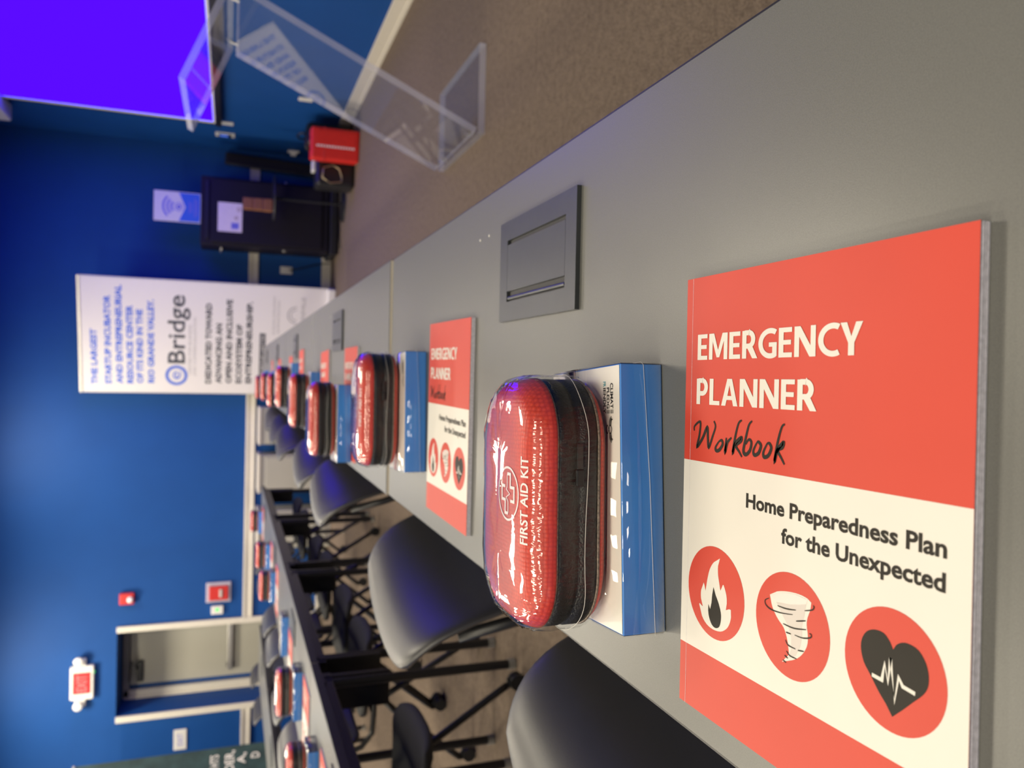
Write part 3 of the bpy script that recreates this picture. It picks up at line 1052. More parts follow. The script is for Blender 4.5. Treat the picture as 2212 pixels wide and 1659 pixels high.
def make_kit(label, loc, rz, group):
    t = thing('first_aid_kit', label, 'first aid kit', loc, rz, group)
    lo = MB()
    loft(lo, [rr_ring(i, z) for i, z in ((0.030, 0.0), (0.016, 0.0), (0.008, 0.0012), (0.003, 0.0042), (0.0006, 0.0082), (0.0014, 0.0100))], M_kitred, True, False)
    lo.build('lower_shell', t)
    bd = MB()
    loft(bd, [rr_ring(i, z) for i, z in ((0.003, 0.0092), (0.0006, 0.0102), (0.0, 0.013), (0.0, 0.0225), (0.0014, 0.0238), (0.0014, 0.0268), (0.0, 0.0282), (0.0, 0.0380), (0.0008, 0.0402), (0.003, 0.0414))], M_kitblack)
    bd.build('zipper_band', t)
    up = MB()
    vs, fs = loft(up, [rr_ring(i, z) for i, z in PROF_UP], M_kitred, False, True)
    tree = BVHTree.FromPolygons([Vector(p) for p in vs], fs)
    # printed mark and lettering laid onto the domed lid
    pr = MB()
    cx, cy, R_ = 0.007, -0.0165, 0.0200
    pr.ring((cx, cy), R_, R_ - 0.0016, 0, M_kitprint, 48)
    o_ = 0.0058
    L_ = 0.0150
    half = [(cx - o_, cy - 0.0012), (cx - o_, cy + o_ - 0.0), (cx - o_ + 0.0, cy + o_)]
    crossA = [(cx - 0.004, cy + 0.001), (cx - o_, cy + 0.001), (cx - o_, cy + o_ - 0.0005), (cx - o_ - 0.0, cy + o_), (cx - L_ + 0.001, cy + o_ - 0.0005)]
    # outline of a cross, broken by a heartbeat line
    pr.stroke([(cx - 0.0145, cy - 0.0010), (cx - 0.0145, cy + 0.0050), (cx - 0.0050, cy + 0.0050), (cx - 0.0050, cy + 0.0120), (cx + 0.0050, cy + 0.0120), (cx + 0.0050, cy + 0.0052)], 0.0022, 0, M_kitprint)
    pr.stroke([(cx + 0.0145, cy + 0.0010), (cx + 0.0145, cy - 0.0050), (cx + 0.0050, cy - 0.0050), (cx + 0.0050, cy - 0.0120), (cx - 0.0050, cy - 0.0120), (cx - 0.0050, cy - 0.0052)], 0.0022, 0, M_kitprint)
    pr.stroke([(cx - 0.0145, cy - 0.0010), (cx - 0.006, cy - 0.001), (cx - 0.003, cy + 0.003), (cx, cy - 0.004), (cx + 0.003, cy + 0.003), (cx + 0.005, cy + 0.001), (cx + 0.0145, cy + 0.0010)], 0.0011, 0, M_kitprint)
    pr.text('FIRST AID KIT', cx - 0.033, cx + 0.029, cy - 0.0310, 0.0086, 0, M_kitprint, 0.022)
    bm = bmesh.new()
    vv = [bm.verts.new(p) for p in pr.v]
    bm.verts.ensure_lookup_table()
    for fc in pr.f:
        try:
            bm.faces.new([vv[i] for i in fc])
        except ValueError:
            pass
    bmesh.ops.triangulate(bm, faces=bm.faces[:])
    for _ in range(1):
        bmesh.ops.subdivide_edges(bm, edges=[e for e in bm.edges if e.calc_length() > 0.004], cuts=2, use_grid_fill=True)
    bmesh.ops.triangulate(bm, faces=bm.faces[:])
    for v in bm.verts:
        h = tree.ray_cast(Vector((v.co.x, v.co.y, 0.2)), Vector((0, 0, -1)))
        v.co.z = (h[0].z if h[0] else 0.06) + 0.00035
    bm.normal_update()
    for fc in bm.faces:
        if fc.normal.z < 0:
            fc.normal_flip()
    up.bm(bm, M_kitprint)
    up.build('upper_shell', t)
    pp = MB()
    for z in (0.0414, 0.0095):
        pp.tube(rr_ring(0.0006, z), 0.0011, M_kitpipe, 6, True)
    pp.build('piping', t)
    tb_ = MB()
    tb_.box((0.022, -KD / 2 - 0.0022, 0.0255), (0.012, 0.003, 0.006), M_black, 0.001)
    tb_.box((0.036, -KD / 2 - 0.0020, 0.0255), (0.020, 0.0014, 0.0045), M_black, 0.0005)
    tb_.build('zipper_pull', t)
    # shrink wrap drawn tight round the kit, puckered at the ends
    wp = MB()
    rings = [rr_ring(i - 0.0016, z) for i, z in ((0.016, -0.0001), (0.008, 0.0006), (0.002, 0.0040), (-0.0004, 0.009), (-0.0010, 0.014), (-0.0012, 0.020), (-0.0012, 0.026), (-0.0012, 0.032), (-0.0012, 0.038))] + \
            [rr_ring(i - 0.0018, z + 0.0014) for i, z in PROF_UP[1:]]
    for ri, rg in enumerate(rings):
        for p in rg:
            k = 0.00045 * math.sin(p.x * 900 + ri * 1.3) + 0.00045 * math.sin(p.y * 1300 + ri * 2.1 + p.x * 300)
            d = Vector((p.x, p.y, 0)).normalized()
            if 2 < ri < len(rings) - 2:
                p += d * k
            if ri >= 9:
                p.z += abs(k) * 0.6
    loft(wp, rings, M_wrapkit, False, True)
    seam = [p + Vector((p.x, p.y, 0)).normalized() * 0.0004 for p in rr_ring(-0.0030, 0.0205)]
    for i, p in enumerate(seam):
        p.z += 0.0012 * math.sin(i * 0.5)
    wp.tube(seam, 0.00022, M_plate, 5, True)
    wp.build('shrink_wrap', t)
    return t


KZ = TOPZ + BXH + 0.0014
g_k1, g_k2 = 'first aid kits along the near row', 'first aid kits along the middle row'
kt = make_kit('largest red first aid kit, closest to the camera, on the nearest blue box', (-0.094, 0.5570, KZ), 0.03, g_k1)
ROW1K = [((-0.060, 1.300), 0.02, 0, 'second red first aid kit in the near row, standing before the table seam'),
         ((-0.118, 2.015), PI + 0.08, BH + 0.0006, 'third red first aid kit in the near row, turned hinge side to the camera'),
         ((-0.100, 2.790), 0.02, 0, 'fourth red first aid kit in the near row, with a dark zipper band'),
         ((-0.070, 3.660), 0.0, 0, 'fifth red first aid kit in the near row, left of the small blue corner'),
         ((-0.105, 4.490), 0.0, 0, 'sixth red first aid kit in the near row, third from its far end'),
         ((-0.105, 5.440), 0.0, 0, 'seventh red first aid kit in the near row, second from its far end'),
         ((-0.130, 6.590), 0.0, 0, 'farthest red first aid kit in the near row, touching the banner in view')]
for (p, a, dz, l) in ROW1K:
    dup(kt, l, (p[0], p[1], KZ + dz + (TZ if p[1] > 1.5 else 0)), a)
R2K = [((-1.325, 2.65), 0.0, 'red first aid kit of the middle row at the bottom photo edge'),
       ((-1.290, 3.25), 0.15, 'red first aid kit of the middle row in front of the exit door'),
       ((-1.345, 5.11), 0.0, 'red first aid kit of the middle row beside the white door trim'),
       ((-1.300, 5.78), 0.0, 'second farthest red first aid kit of the middle row'),
       ((-1.325, 7.23), 0.0, 'farthest red first aid kit of the middle row')]
for (p, a, l) in R2K:
    dup(kt, l, (p[0], p[1], KZ + TZ), a, g_k2)

# ------------------------------------------------------------------ chairs


def plate(mb, fx, material, n=22, th=0.011, cor=0.35):
    """closed curved plate; fx(s,t) gives the mid surface for s,t in -1..1, corners rounded"""
    def sq(s, t):
        # pull square corners into rounded ones
        d = 1.0 - cor * 0.5 * (s * s * t * t) ** 1.6
        return s * d, t * d
    top, bot = [], []
    e = 1e-3
    for i in range(n + 1):
        for j in range(n + 1):
            s = -math.cos(PI * i / n)
            t = -math.cos(PI * j / n)
            a, b = sq(s, t)
            p = Vector(fx(a, b))
            ds = Vector(fx(a + e, b)) - Vector(fx(a - e, b))
            dt = Vector(fx(a, b + e)) - Vector(fx(a, b - e))
            nn = ds.cross(dt).normalized()
            m = max(abs(s), abs(t))
            h = th * math.sqrt(max(0.0, 1 - m ** 10))
            top.append(p + nn * h)
            bot.append(p - nn * h)
    N = n + 1
    fs = []
    k = N * N
    for i in range(n):
        for j in range(n):
            a = i * N + j
            fs.append((a, a + N, a + N + 1, a + 1))
            fs.append((k + a, k + a + 1, k + a + N + 1, k + a + N))
    bm = bmesh.new()
    vs = [bm.verts.new(p) for p in top + bot]
    for fc in fs:
        bm.faces.new([vs[i] for i in fc])
    bmesh.ops.remove_doubles(bm, verts=bm.verts[:], dist=1e-5)
    bmesh.ops.recalc_face_normals(bm, faces=bm.faces[:])
    mb.bm(bm, material, True)


BACKP = [(-0.160, 0.455), (-0.178, 0.50), (-0.195, 0.56), (-0.214, 0.62), (-0.236, 0.672), (-0.260, 0.713), (-0.292, 0.742), (-0.332, 0.755)]


def back_xz(q):
    q = max(0.0, min(1.0, q)) * (len(BACKP) - 1)
    i = min(int(q), len(BACKP) - 2)
    t = q - i
    P = [Vector(BACKP[max(0, min(len(BACKP) - 1, k))]) for k in (i - 1, i, i + 1, i + 2)]
    return 0.5 * ((2 * P[1]) + (P[2] - P[0]) * t + (2 * P[0] - 5 * P[1] + 4 * P[2] - P[3]) * t * t + (3 * P[1] - P[0] - 3 * P[2] + P[3]) * t ** 3)


def make_chair(label, loc, rz, group):
    t = thing('nesting_chair', label, 'chair', loc, rz, group)

    def fb(s, tt):
        p = back_xz((s + 1) / 2)
        hw = 0.222 - 0.012 * (s + 1) / 2
        return (p.x + 0.030 * tt * tt, tt * hw, p.y - 0.006 * tt * tt * max(0, s))

    b = MB()
    plate(b, fb, M_shell, 26, 0.012, 0.30)
    b.build('backrest', t)

    def fsx(s, tt):
        x = -0.085 + (s + 1) / 2 * 0.335
        fwd = max(0, (s - 0.45) / 0.55)
        return (x, -tt * (0.222 - 0.02 * fwd ** 2), 0.440 - 0.045 * fwd ** 2 + 0.010 * tt * tt - 0.012 * (1 - s * s) + 0.012)

    s_ = MB()
    plate(s_, fsx, M_seat, 22, 0.018, 0.35)
    s_.build('seat', t)
    fr_ = MB()
    for sy in (-1, 1):
        fr_.tube([(0.17, sy * 0.19, 0.418), (0.0, sy * 0.2, 0.412), (-0.12, sy * 0.205, 0.42), (-0.17, sy * 0.205, 0.46), (-0.212, sy * 0.19, 0.56), (-0.24, sy * 0.18, 0.66)], 0.011, M_blackmetal, 10)
    for x in (0.12, -0.05):
        fr_.cyl((x, -0.2, 0.412), (x, 0.2, 0.412), 0.010, M_blackmetal, n=10)
    fr_.build('frame', t)
    for sy in (-1, 1):
        for (x0, x1) in ((0.0, 0.215), (0.05, -0.255)):
            lg = MB()
            lg.tube([(x0, sy * 0.205, 0.415), (x0 + (x1 - x0) * 0.25, sy * 0.222, 0.34), (x0 + (x1 - x0) * 0.9, sy * 0.236, 0.10), (x1, sy * 0.238, 0.062)], 0.0125, M_blackmetal, 10)
            lo = lg.build('leg', t)
            c = MB()
            for d in (-0.012, 0.012):
                c.cyl((x1 + 0.012, sy * 0.238 + d - 0.008, 0.027), (x1 + 0.012, sy * 0.238 + d + 0.008, 0.027), 0.027, M_rubber, n=18)
            c.box((x1 + 0.008, sy * 0.238, 0.046), (0.034, 0.012, 0.034), M_black, 0.004)
            c.cyl((x1, sy * 0.238, 0.045), (x1, sy * 0.238, 0.068), 0.009, M_black, n=10)
            c.build('caster', lo)
    return t


g_c1, g_c2, g_c3 = 'chairs of the near row', 'chairs of the middle row', 'chairs of the far row'
D = math.radians
ROW1C = [((-0.120, 0.54), -10, ''),
         ((-0.167, 1.385), -15, 'second dark chair from the camera in the near row, whole back edge in view'),
         ((-0.162, 2.640), -14, 'third dark chair in the near row, beside the second first aid kit'),
         ((-0.152, 3.440), -16, 'fourth dark chair in the near row, purple lit back'),
         ((-0.185, 4.830), -17, 'fifth dark chair in the near row, among the row of purple backs'),
         ((-0.171, 5.690), -17, 'sixth dark chair in the near row, second from the far end'),
         ((-0.132, 6.430), -17, 'farthest dark chair in the near row')]
ch = make_chair('dark chair closest to the camera, cut off by the photo edge beside the workbook', (-0.120, 0.54, 0), D(-10), g_c1)
for (p, a, l) in ROW1C[1:]:
    dup(ch, l, (p[0], p[1], 0), D(a))
ROW2C = [((-1.36, 2.42), 'dark chair tucked under the nearest middle row table'),
         ((-1.38, 3.47), 'dark chair with a pale back rim behind the blue box at the bottom photo edge'),
         ((-1.37, 4.02), 'dark chair of the middle row behind the kit before the exit door'),
         ((-1.37, 4.80), 'dark chair of the middle row behind the blue box without a kit'),
         ((-1.38, 5.36), 'dark chair of the middle row right of the door recess'),
         ((-1.37, 6.34), 'dark chair of the middle row, second from its far end'),
         ((-1.37, 6.96), 'dark chair at the far end of the middle row')]
for (p, l) in ROW2C:
    dup(ch, l, (p[0], p[1], 0), D(random.uniform(-3, 3)), g_c2).scale = (1.06, 1.03, 1.06)   # set a little higher
ROW3C = [((-2.58, 6.83), 'dark chair of the far row overlapping the teal banner'),
         ((-2.58, 7.62), 'dark chair of the far row in front of the left door trim')]
for (p, l) in ROW3C:
    dup(ch, l, (p[0], p[1], 0), 0, g_c3).scale = (1.06, 1.03, 1.06)

# ------------------------------------------------------------------ acrylic lectern
lec = thing('acrylic_lectern', 'clear acrylic Z-shaped lectern standing on the carpet before the purple screen', 'lectern', (0, 0, 0))
Y0, Y1 = 3.28, 3.97


def slab(a, b, th, y0, y1, over0=0.0, over1=0.0):
    """clear sheet between two side-view points (x,z)"""
    a, b = Vector(a), Vector(b)
    d = (b - a).normalized()
    n = Vector((-d.y, d.x)) * th / 2
    a, b = a - d * over0, b + d * over1
    q = [a - n, b - n, b + n, a + n]
    bm = bmesh.new()
    v0 = [bm.verts.new((p.x, y0, p.y)) for p in q]
    v1 = [bm.verts.new((p.x, y1, p.y)) for p in q]
    bm.faces.new(v0[::-1])
    bm.faces.new(v1)
    for i in range(4):
        j = (i + 1) % 4
        bm.faces.new((v0[i], v0[j], v1[j], v1[i]))
    bmesh.ops.recalc_face_normals(bm, faces=bm.faces[:])
    bm.normal_update()
    mb = MB()
    big = sorted(bm.faces, key=lambda fc: -fc.calc_area())[:2]
    bm.verts.index_update()
    for fc in bm.faces:
        mb.add([v.co.copy() for v in fc.verts], [tuple(range(len(fc.verts)))], M_acryl if fc in big else M_acryledge)
    bm.free()
    return mb


slab((1.455, 0.015), (1.060, 0.015), 0.030, Y0, Y1).build('base_plate', lec)
slab((1.072, 0.042), (1.510, 1.026), 0.028, Y0, Y1).build('slanted_panel', lec)
slab((1.530, 1.056), (1.120, 1.226), 0.026, Y0, Y1).build('reading_board', lec)
cp = MB()
for y in (Y0 + 0.12, Y1 - 0.12):
    cp.cyl((1.082, y, 0.020), (1.090, y, 0.052), 0.006, M_alu, n=10)
    cp.cyl((1.505, y, 1.022), (1.516, y, 1.058), 0.006, M_alu, n=10)
cp.build('joining_bolts', lec)

# ------------------------------------------------------------------ projection screen
SX, SY0, SY1, SZ0, SZ1 = 2.290, 4.80, 7.83, 1.20, 2.90
ps = thing('projection_screen', 'large pull-down screen showing solid purple on the right wall', 'projection screen', (SX, SY1, SZ0))


def at(mb, name, parent, **k):
    """build with world coordinates under a thing that has its own origin"""
    o = mb.build(name, parent, **k)
    o.location = Vector(o.location) - Vector(parent.location)
    return o


at(MB().box((SX + 0.003, (SY0 + SY1) / 2, (SZ0 + SZ1) / 2), (0.002, SY1 - SY0, SZ1 - SZ0), M_screenw)
   .box((SX + 0.0014, SY1 - 0.012, (SZ0 + SZ1) / 2), (0.002, 0.026, SZ1 - SZ0), M_black), 'screen_fabric', ps)
at(MB().box((SX - 0.0005, (SY0 + SY1 - 0.10) / 2 + 0.03, (SZ0 + SZ1) / 2 + 0.01), (0.002, SY1 - SY0 - 0.15, SZ1 - SZ0 - 0.02), M_image), 'projected_image', ps)
at(MB().box((SX, (SY0 + SY1) / 2, SZ0 - 0.028), (0.03, SY1 - SY0 + 0.03, 0.056), M_black, 0.008), 'bottom_bar', ps)
hs = MB()
hs.box((SX - 0.04, (SY0 + SY1) / 2 + 0.05, SZ1 + 0.075), (0.15, SY1 - SY0 + 0.45, 0.15), M_plate, 0.02, 3)
hs.box((SX + 0.040, SY1 + 0.1, SZ1 + 0.075), (0.03, 0.06, 0.10), M_alu, 0.003)
hs.box((SX + 0.040, SY0, SZ1 + 0.075), (0.03, 0.06, 0.10), M_alu, 0.003)
at(hs, 'housing', ps)

# ------------------------------------------------------------------ white roll-up banner
bl, br_ = Vector((-0.248, 8.70)), Vector((0.880, 8.40))
BWd = (br_ - bl).length
brz = math.atan2(br_.y - bl.y, br_.x - bl.x)
ban = thing('rollup_banner', 'tall white banner with blue and black lettering at the end of the near row', 'banner', (bl.x, bl.y, 0), brz)
BT = 2.425


def Rup(M0):
    return M0


VM = Matrix.Rotation(PI / 2, 4, 'X')     # x right, y up on a vertical sheet facing -y
sh = MB()
sh.box((BWd / 2, 0.0, (BT + 0.06) / 2), (BWd - 0.01, 0.004, BT - 0.10), M_bannerw)
zz = 0.0026


lines = [('THE LARGEST', 0.085, 0.645, 2.266), ('STARTUP INCUBATOR', 0.090, 0.985, 2.142), ('AND ENTREPRENEURIAL', 0.095, 1.09, 2.042), ('RESOURCE CENTER', 0.098, 0.895, 1.946), ('OF ITS KIND IN THE', 0.102, 0.858, 1.857), ('RIO GRANDE VALLEY.', 0.106, 0.961, 1.755)]
for (s, a_, b_, z_) in lines:
    sh.text(s, a_, b_, z_, 0.056, zz, M_bblue, 0.042, VM, res=2)
sh.ring((0.190, 1.546), 0.104, 0.076, zz, M_bblue, 40, VM)
sh.text('e', 0.150, 0.232, 1.506, 0.110, zz, M_bblue, 0.0, VM)
sh.text('Bridge', 0.318, 1.018, 1.469, 0.158, zz, M_bdark, 0.012, VM)
sh.text('CENTER FOR BUSINESS', 0.197, 0.719, 1.407, 0.026, zz, M_bgrey, 0.0, VM, res=2)
sh.text('AND COMMERCIALIZATION', 0.190, 0.798, 1.360, 0.026, zz, M_bgrey, 0.0, VM, res=2)
lines2 = [('DEDICATED TOWARD', 0.110, 0.951, 1.218), ('ADVANCING AN', 0.112, 0.746, 1.119), ('OPEN AND INCLUSIVE', 0.114, 1.0, 1.020), ('ECOSYSTEM OF', 0.116, 0.745, 0.922), ('ENTREPRENEURSHIP.', 0.118, 0.985, 0.826)]
for (s, a_, b_, z_) in lines2:
    sh.text(s, a_, b_, z_, 0.055, zz, M_bdark, 0.040, VM, res=2)
sh.poly([(0.09, 0.69), (0.66, 0.69), (0.66, 0.748), (0.09, 0.748)], zz, M_bdark, VM)
sh.text('STARTUP CENTER', 0.20, 0.645, 0.704, 0.030, zz + 0.001, M_bannerw, 0.0, VM, res=2)
sh.text('ECONOMIC DEVELOPMENT', 0.656, 1.057, 0.600, 0.022, zz, M_bgrey, 0.0, VM, res=2)
sh.text('ADMINISTRATION', 0.66, 1.011, 0.555, 0.022, zz, M_bgrey, 0.0, VM, res=2)
sh.ring((0.865, 0.388), 0.092, 0.080, zz, M_bgrey, 24, VM, 0, PI)
sh.ring((0.865, 0.388), 0.060, 0.050, zz, M_bgrey, 24, VM, 0, PI)
sh.text('BROWNSVILLE', 0.65, 1.059, 0.300, 0.040, zz, M_bgrey, 0.012, VM, res=2)
sh.build('printed_sheet', ban)
bf = MB()
bf.box((BWd / 2, 0, BT - 0.012), (BWd, 0.02, 0.024), M_alu, 0.003)
for x in (0.006, BWd - 0.006):
    bf.box((x, 0.004, BT / 2 + 0.02), (0.012, 0.012, BT - 0.06), M_plate, 0.002)
bf.build('banner_frame', ban)
MB().box((BWd / 2, 0.0, 0.04), (BWd, 0.12, 0.08), M_plate, 0.012, 3).build('banner_base', ban)

# ------------------------------------------------------------------ black equipment cabinet, sign, papers
CX0, CX1, CY0, CY1, CZ = 1.235, 1.90, 8.22, 8.66, 1.33
cab = thing('equipment_cabinet', 'black equipment cabinet with side handles on the floor against the blue wall', 'cabinet', ((CX0 + CX1) / 2, CY0, 0))
c_ = MB()
c_.box(((CX0 + CX1) / 2, (CY0 + CY1) / 2 + 0.01, (CZ + 0.10) / 2), (CX1 - CX0, CY1 - CY0 - 0.02, CZ - 0.10), M_cart, 0.008)
at(c_, 'body', cab)
at(MB().box(((CX0 + CX1) / 2, CY0 + 0.003, 0.70), (CX1 - CX0 - 0.05, 0.016, 1.06), M_cart, 0.004), 'front_door', cab)
at(MB().box(((CX0 + CX1) / 2, CY0 + 0.004, CZ - 0.06), (CX1 - CX0 - 0.10, 0.014, 0.028), M_black, 0.003), 'vent_slot', cab)
at(MB().box(((CX0 + CX1) / 2, (CY0 + CY1) / 2, 0.055), (CX1 - CX0 + 0.05, CY1 - CY0 + 0.08, 0.07), M_blackmetal, 0.008), 'plinth', cab)
for (x, z) in ((CX0 - 0.012, 1.13), (CX1 + 0.012, 0.52)):
    at(MB().tube([(x, CY0 + 0.10, z), (x - 0.02 if x < 1.5 else x + 0.02, CY0 + 0.11, z + 0.01), (x - 0.02 if x < 1.5 else x + 0.02, CY0 + 0.29, z + 0.01), (x, CY0 + 0.30, z)], 0.010, M_alu, 8), 'handle', cab)
at(MB().cyl((CX0 - 0.012, CY0 + 0.12, 0.53), (CX0 + 0.004, CY0 + 0.12, 0.53), 0.022, M_alu, n=16), 'lock', cab)
for sx in (CX0 + 0.06, CX1 - 0.06):
    for sy in (CY0 + 0.03, CY1 - 0.03):
        at(MB().cyl((sx - 0.012, sy, 0.0205), (sx + 0.012, sy, 0.0205), 0.020, M_rubber, n=16), 'caster', cab)

sg = thing('wifi_sign', 'small blue and white wireless internet sign standing on the black cabinet', 'sign', (1.455, 8.40, CZ))
s1 = MB()
sw, shh = 0.295, 0.43
s1.box((sw / 2, 0.0, shh / 2 + 0.002), (sw, 0.006, shh), M_plate, 0.002, 2)
s1.poly([(0.008, 0.01), (sw - 0.008, 0.01), (sw - 0.008, 0.205), (sw / 2, 0.145), (0.008, 0.205)], 0.0036, M_signblue, VM)
for k, ra in enumerate((0.070, 0.105, 0.142)):
    s1.ring((sw / 2, 0.215), ra, ra - 0.019, 0.0036, M_signlav, 24, VM, PI * 0.25, PI * 0.75)
s1.ring((sw / 2, 0.205), 0.042, 0.034, 0.0038, M_signlav, 24, VM)
s1.disc((sw / 2, 0.205), 0.020, 0.0038, M_signlav, 20, VM)
for (y_, a_, b_) in ((0.108, 0.09, 0.205), (0.090, 0.10, 0.195), (0.058, 0.055, 0.24), (0.040, 0.07, 0.225)):
    s1.stroke([(a_, y_), (b_, y_)], 0.011, 0.0038, M_signlav, VM)
s1.build('sign_panel', sg)
s2 = MB()
for x in (0.03, sw - 0.03):
    s2.box((x, 0.0, 0.006), (0.02, 0.08, 0.012), M_clearp, 0.002)
s2.build('sign_feet', sg)

pp_ = MB()
pp_.box((1.508, CY0 - 0.0075, 1.058), (0.285, 0.003, 0.225), M_paper)
PM = Matrix.Translation((1.3655, CY0 - 0.0092, 0.9455)) @ VM
pp_.poly([(0.03, 0.03), (0.09, 0.03), (0.09, 0.10), (0.03, 0.10)], 0.0003, M_signlav, PM)
pp_.ring((0.14, 0.055), 0.016, 0.010, 0.0003, M_wood, 20, PM)
pp_.ring((0.225, 0.03), 0.020, 0.014, 0.0003, M_wood, 20, PM)
tag(pp_.build('paper_notice'), 'pale pink paper notice taped on the black cabinet front', 'paper')

st = thing('side_table', 'small round dark side table in front of the black cabinet', 'side table', (1.66, 7.86, 0))
MB().lathe([(0.205, 0.652), (0.215, 0.656), (0.215, 0.668), (0.205, 0.672)], M_blackmetal, 36).build('tabletop', st)
MB().cyl((0, 0, 0.02), (0, 0, 0.655), 0.014, M_blackmetal, n=14).build('post', st)
MB().lathe([(0.17, 0.0), (0.175, 0.006), (0.17, 0.014), (0.02, 0.026)], M_blackmetal, 32).build('base', st)
wd = MB()
for k in range(3):
    wd.box((0, 0, 0.672 + 0.002 + 0.045 + 0.09 * k), (0.115 - 0.004 * k, 0.07, 0.088), M_wood, 0.006)
wd_o = wd.build('wooden_block_stand', None, (1.59, 7.88, 0))
tag(wd_o, 'brown wooden stand on the small dark side table, below the pink notice', 'stand')

# low cream cabinets under the chair rail
cabl = None
for k, (xa, xb, lb_) in enumerate(((-0.76, -0.38, 'low cream cabinet under the chair rail nearest the white banner'),
                                   (-1.26, -0.87, 'middle one of three low cream cabinets under the chair rail'),
                                   (-1.85, -1.45, 'low cream cabinet under the chair rail nearest the door'))):
    lc = thing('low_cabinet', lb_, 'cabinet', ((xa + xb) / 2, 8.62, 0), 0, 'low cream cabinets along the back wall')
    w_ = xb - xa
    MB().box((0, 0, 0.36), (w_, 0.36, 0.72), M_door, 0.006).build('body', lc)
    MB().box((0, -0.005, 0.735), (w_ + 0.01, 0.38, 0.03), M_trim, 0.006).build('top', lc)
    MB().box((0, -0.186, 0.36), (w_ - 0.05, 0.012, 0.62), M_door, 0.004).build('door', lc)

# tall black panel leaning on the wall
lp = MB()
bmx = Matrix.Translation((2.155, 8.70, 0.0)) @ Matrix.Rotation(D(-4.5), 4, 'Y').inverted() @ Matrix.Rotation(D(-7), 4, 'X')
lp.box((0, 0, 0.575), (0.125, 0.045, 1.11), M_black, 0.01, 2, bmx)
lp.box((0, -0.024, 0.575), (0.095, 0.004, 1.05), M_cart, 0.002, 1, bmx)
lpt = thing('leaning_panel', 'tall narrow black panel leaning on the blue wall behind the red bag', 'panel', (2.155, 8.66, 0.0))
lpo = lp.build('panel_body', lpt)
lpo.location = (-2.155, -8.66, 0.0)

# red bag and black gear by the corner
rb = thing('red_bag', 'upright red bag with a line of white lettering on the carpet by the corner', 'bag', (1.985, 7.0, 0), D(-8))
b_ = MB()
b_.box((0, 0, 0.205), (0.27, 0.20, 0.41), M_bagred, 0.018, 3)
b_.box((0.055, -0.101, 0.20), (0.11, 0.006, 0.34), M_bagred, 0.003, 2)
for k in range(14):
    b_.stroke([(-0.022, 0.045 + 0.0235 * k), (-0.022, 0.062 + 0.0235 * k)], 0.016, 0.1013, M_kitprint, VM)
b_.build('body', rb)
MB().tube([(-0.05, 0, 0.408), (-0.045, 0, 0.44), (0.0, 0, 0.452), (0.045, 0, 0.44), (0.05, 0, 0.408)], 0.007, M_black, 8).build('handle', rb)
MB().box((0, 0, 0.300), (0.274, 0.204, 0.012), M_devred, 0.003).build('zipper_line', rb)

bg = thing('black_equipment_case', 'black case with pale metal hoop on the floor beside the red bag', 'case', (1.80, 7.28, 0))
k_ = MB()
k_.box((0.0, 0, 0.17), (0.26, 0.26, 0.34), M_black, 0.03, 3)
k_.build('body', bg)
MB().tube([(-0.09, -0.135, 0.12), (-0.11, -0.15, 0.22), (-0.07, -0.15, 0.29), (0.02, -0.15, 0.28), (0.05, -0.15, 0.20), (0.02, -0.15, 0.14), (-0.05, -0.15, 0.12)], 0.005, M_brass, 8, True).build('hoop', bg)
MB().box((0.06, 0, 0.355), (0.10, 0.12, 0.03), M_plate, 0.008, 2).build('latch_plate', bg)

bs = thing('black_shoulder_bag', 'dark soft bag standing behind the red bag against the right wall', 'bag', (2.16, 7.42, 0))
MB().box((0, 0, 0.21), (0.22, 0.30, 0.42), M_black, 0.05, 4, smooth=True).build('body', bs)
MB().tube([(0, -0.1, 0.41), (0, -0.09, 0.47), (0, 0.0, 0.49), (0, 0.09, 0.47), (0, 0.1, 0.41)], 0.008, M_black, 8).build('handle', bs)

# power strips and cords in front of the cabinet
pc = MB()
pc.tube([(1.25, 8.03, 0.006), (1.40, 8.10, 0.006), (1.62, 8.09, 0.006), (1.86, 8.06, 0.006), (1.96, 7.95, 0.006), (1.97, 7.75, 0.006), (1.92, 7.60, 0.006)], 0.006, M_black, 8)
tag(pc.build('power_cord'), 'black power cord lying on the carpet before the black cabinet', 'cord')

# ------------------------------------------------------------------ wall devices


def wall_plate(name, label, cat, x, z, w_, h_, extra=None, right=False, yy=None):
    t = thing(name, label, cat, (x, YW, z) if not right else (XW, yy, z), 0 if not right else PI / 2 * -1)
    if right:
        t.rotation_euler = (0, 0, -PI / 2)
    MB().box((0, -0.006, 0), (w_, 0.012, h_), M_plate, 0.003, 2).build('cover_plate', t)
    return t


wp1 = wall_plate('outlet', 'white wall outlet with a plug between the banner and the black cabinet', 'outlet', 1.10, 0.475, 0.08, 0.125)
MB().box((0, -0.028, -0.01), (0.035, 0.034, 0.05), M_plate, 0.005).build('plug', wp1)
MB().tube([(0, -0.03, -0.034), (0.02, -0.06, -0.12), (0.06, -0.05, -0.25), (0.09, -0.06, -0.37), (0.10, -0.06, -0.462)], 0.005, M_black, 8).build('cord', wp1)
wp2 = wall_plate('outlet', 'white wall outlet between the black panel and the red bag', 'outlet', 0, 0.435, 0.075, 0.12, right=True, yy=8.66)
MB().box((0, -0.03, 0), (0.045, 0.036, 0.06), M_plate, 0.006).build('plug_adapter', wp2)
wp3 = wall_plate('switch_plate', 'white switch plate on the right wall below the screen corner', 'switch', 0, 1.125, 0.075, 0.165, right=True, yy=7.92)
MB().box((0, -0.014, 0), (0.03, 0.008, 0.07), M_plate, 0.002).build('switch', wp3)
wp4 = wall_plate('wall_control_panel', 'small wall panel with a blue lit display beside the white switch plate', 'control panel', 0, 1.118, 0.12, 0.18, right=True, yy=8.31)
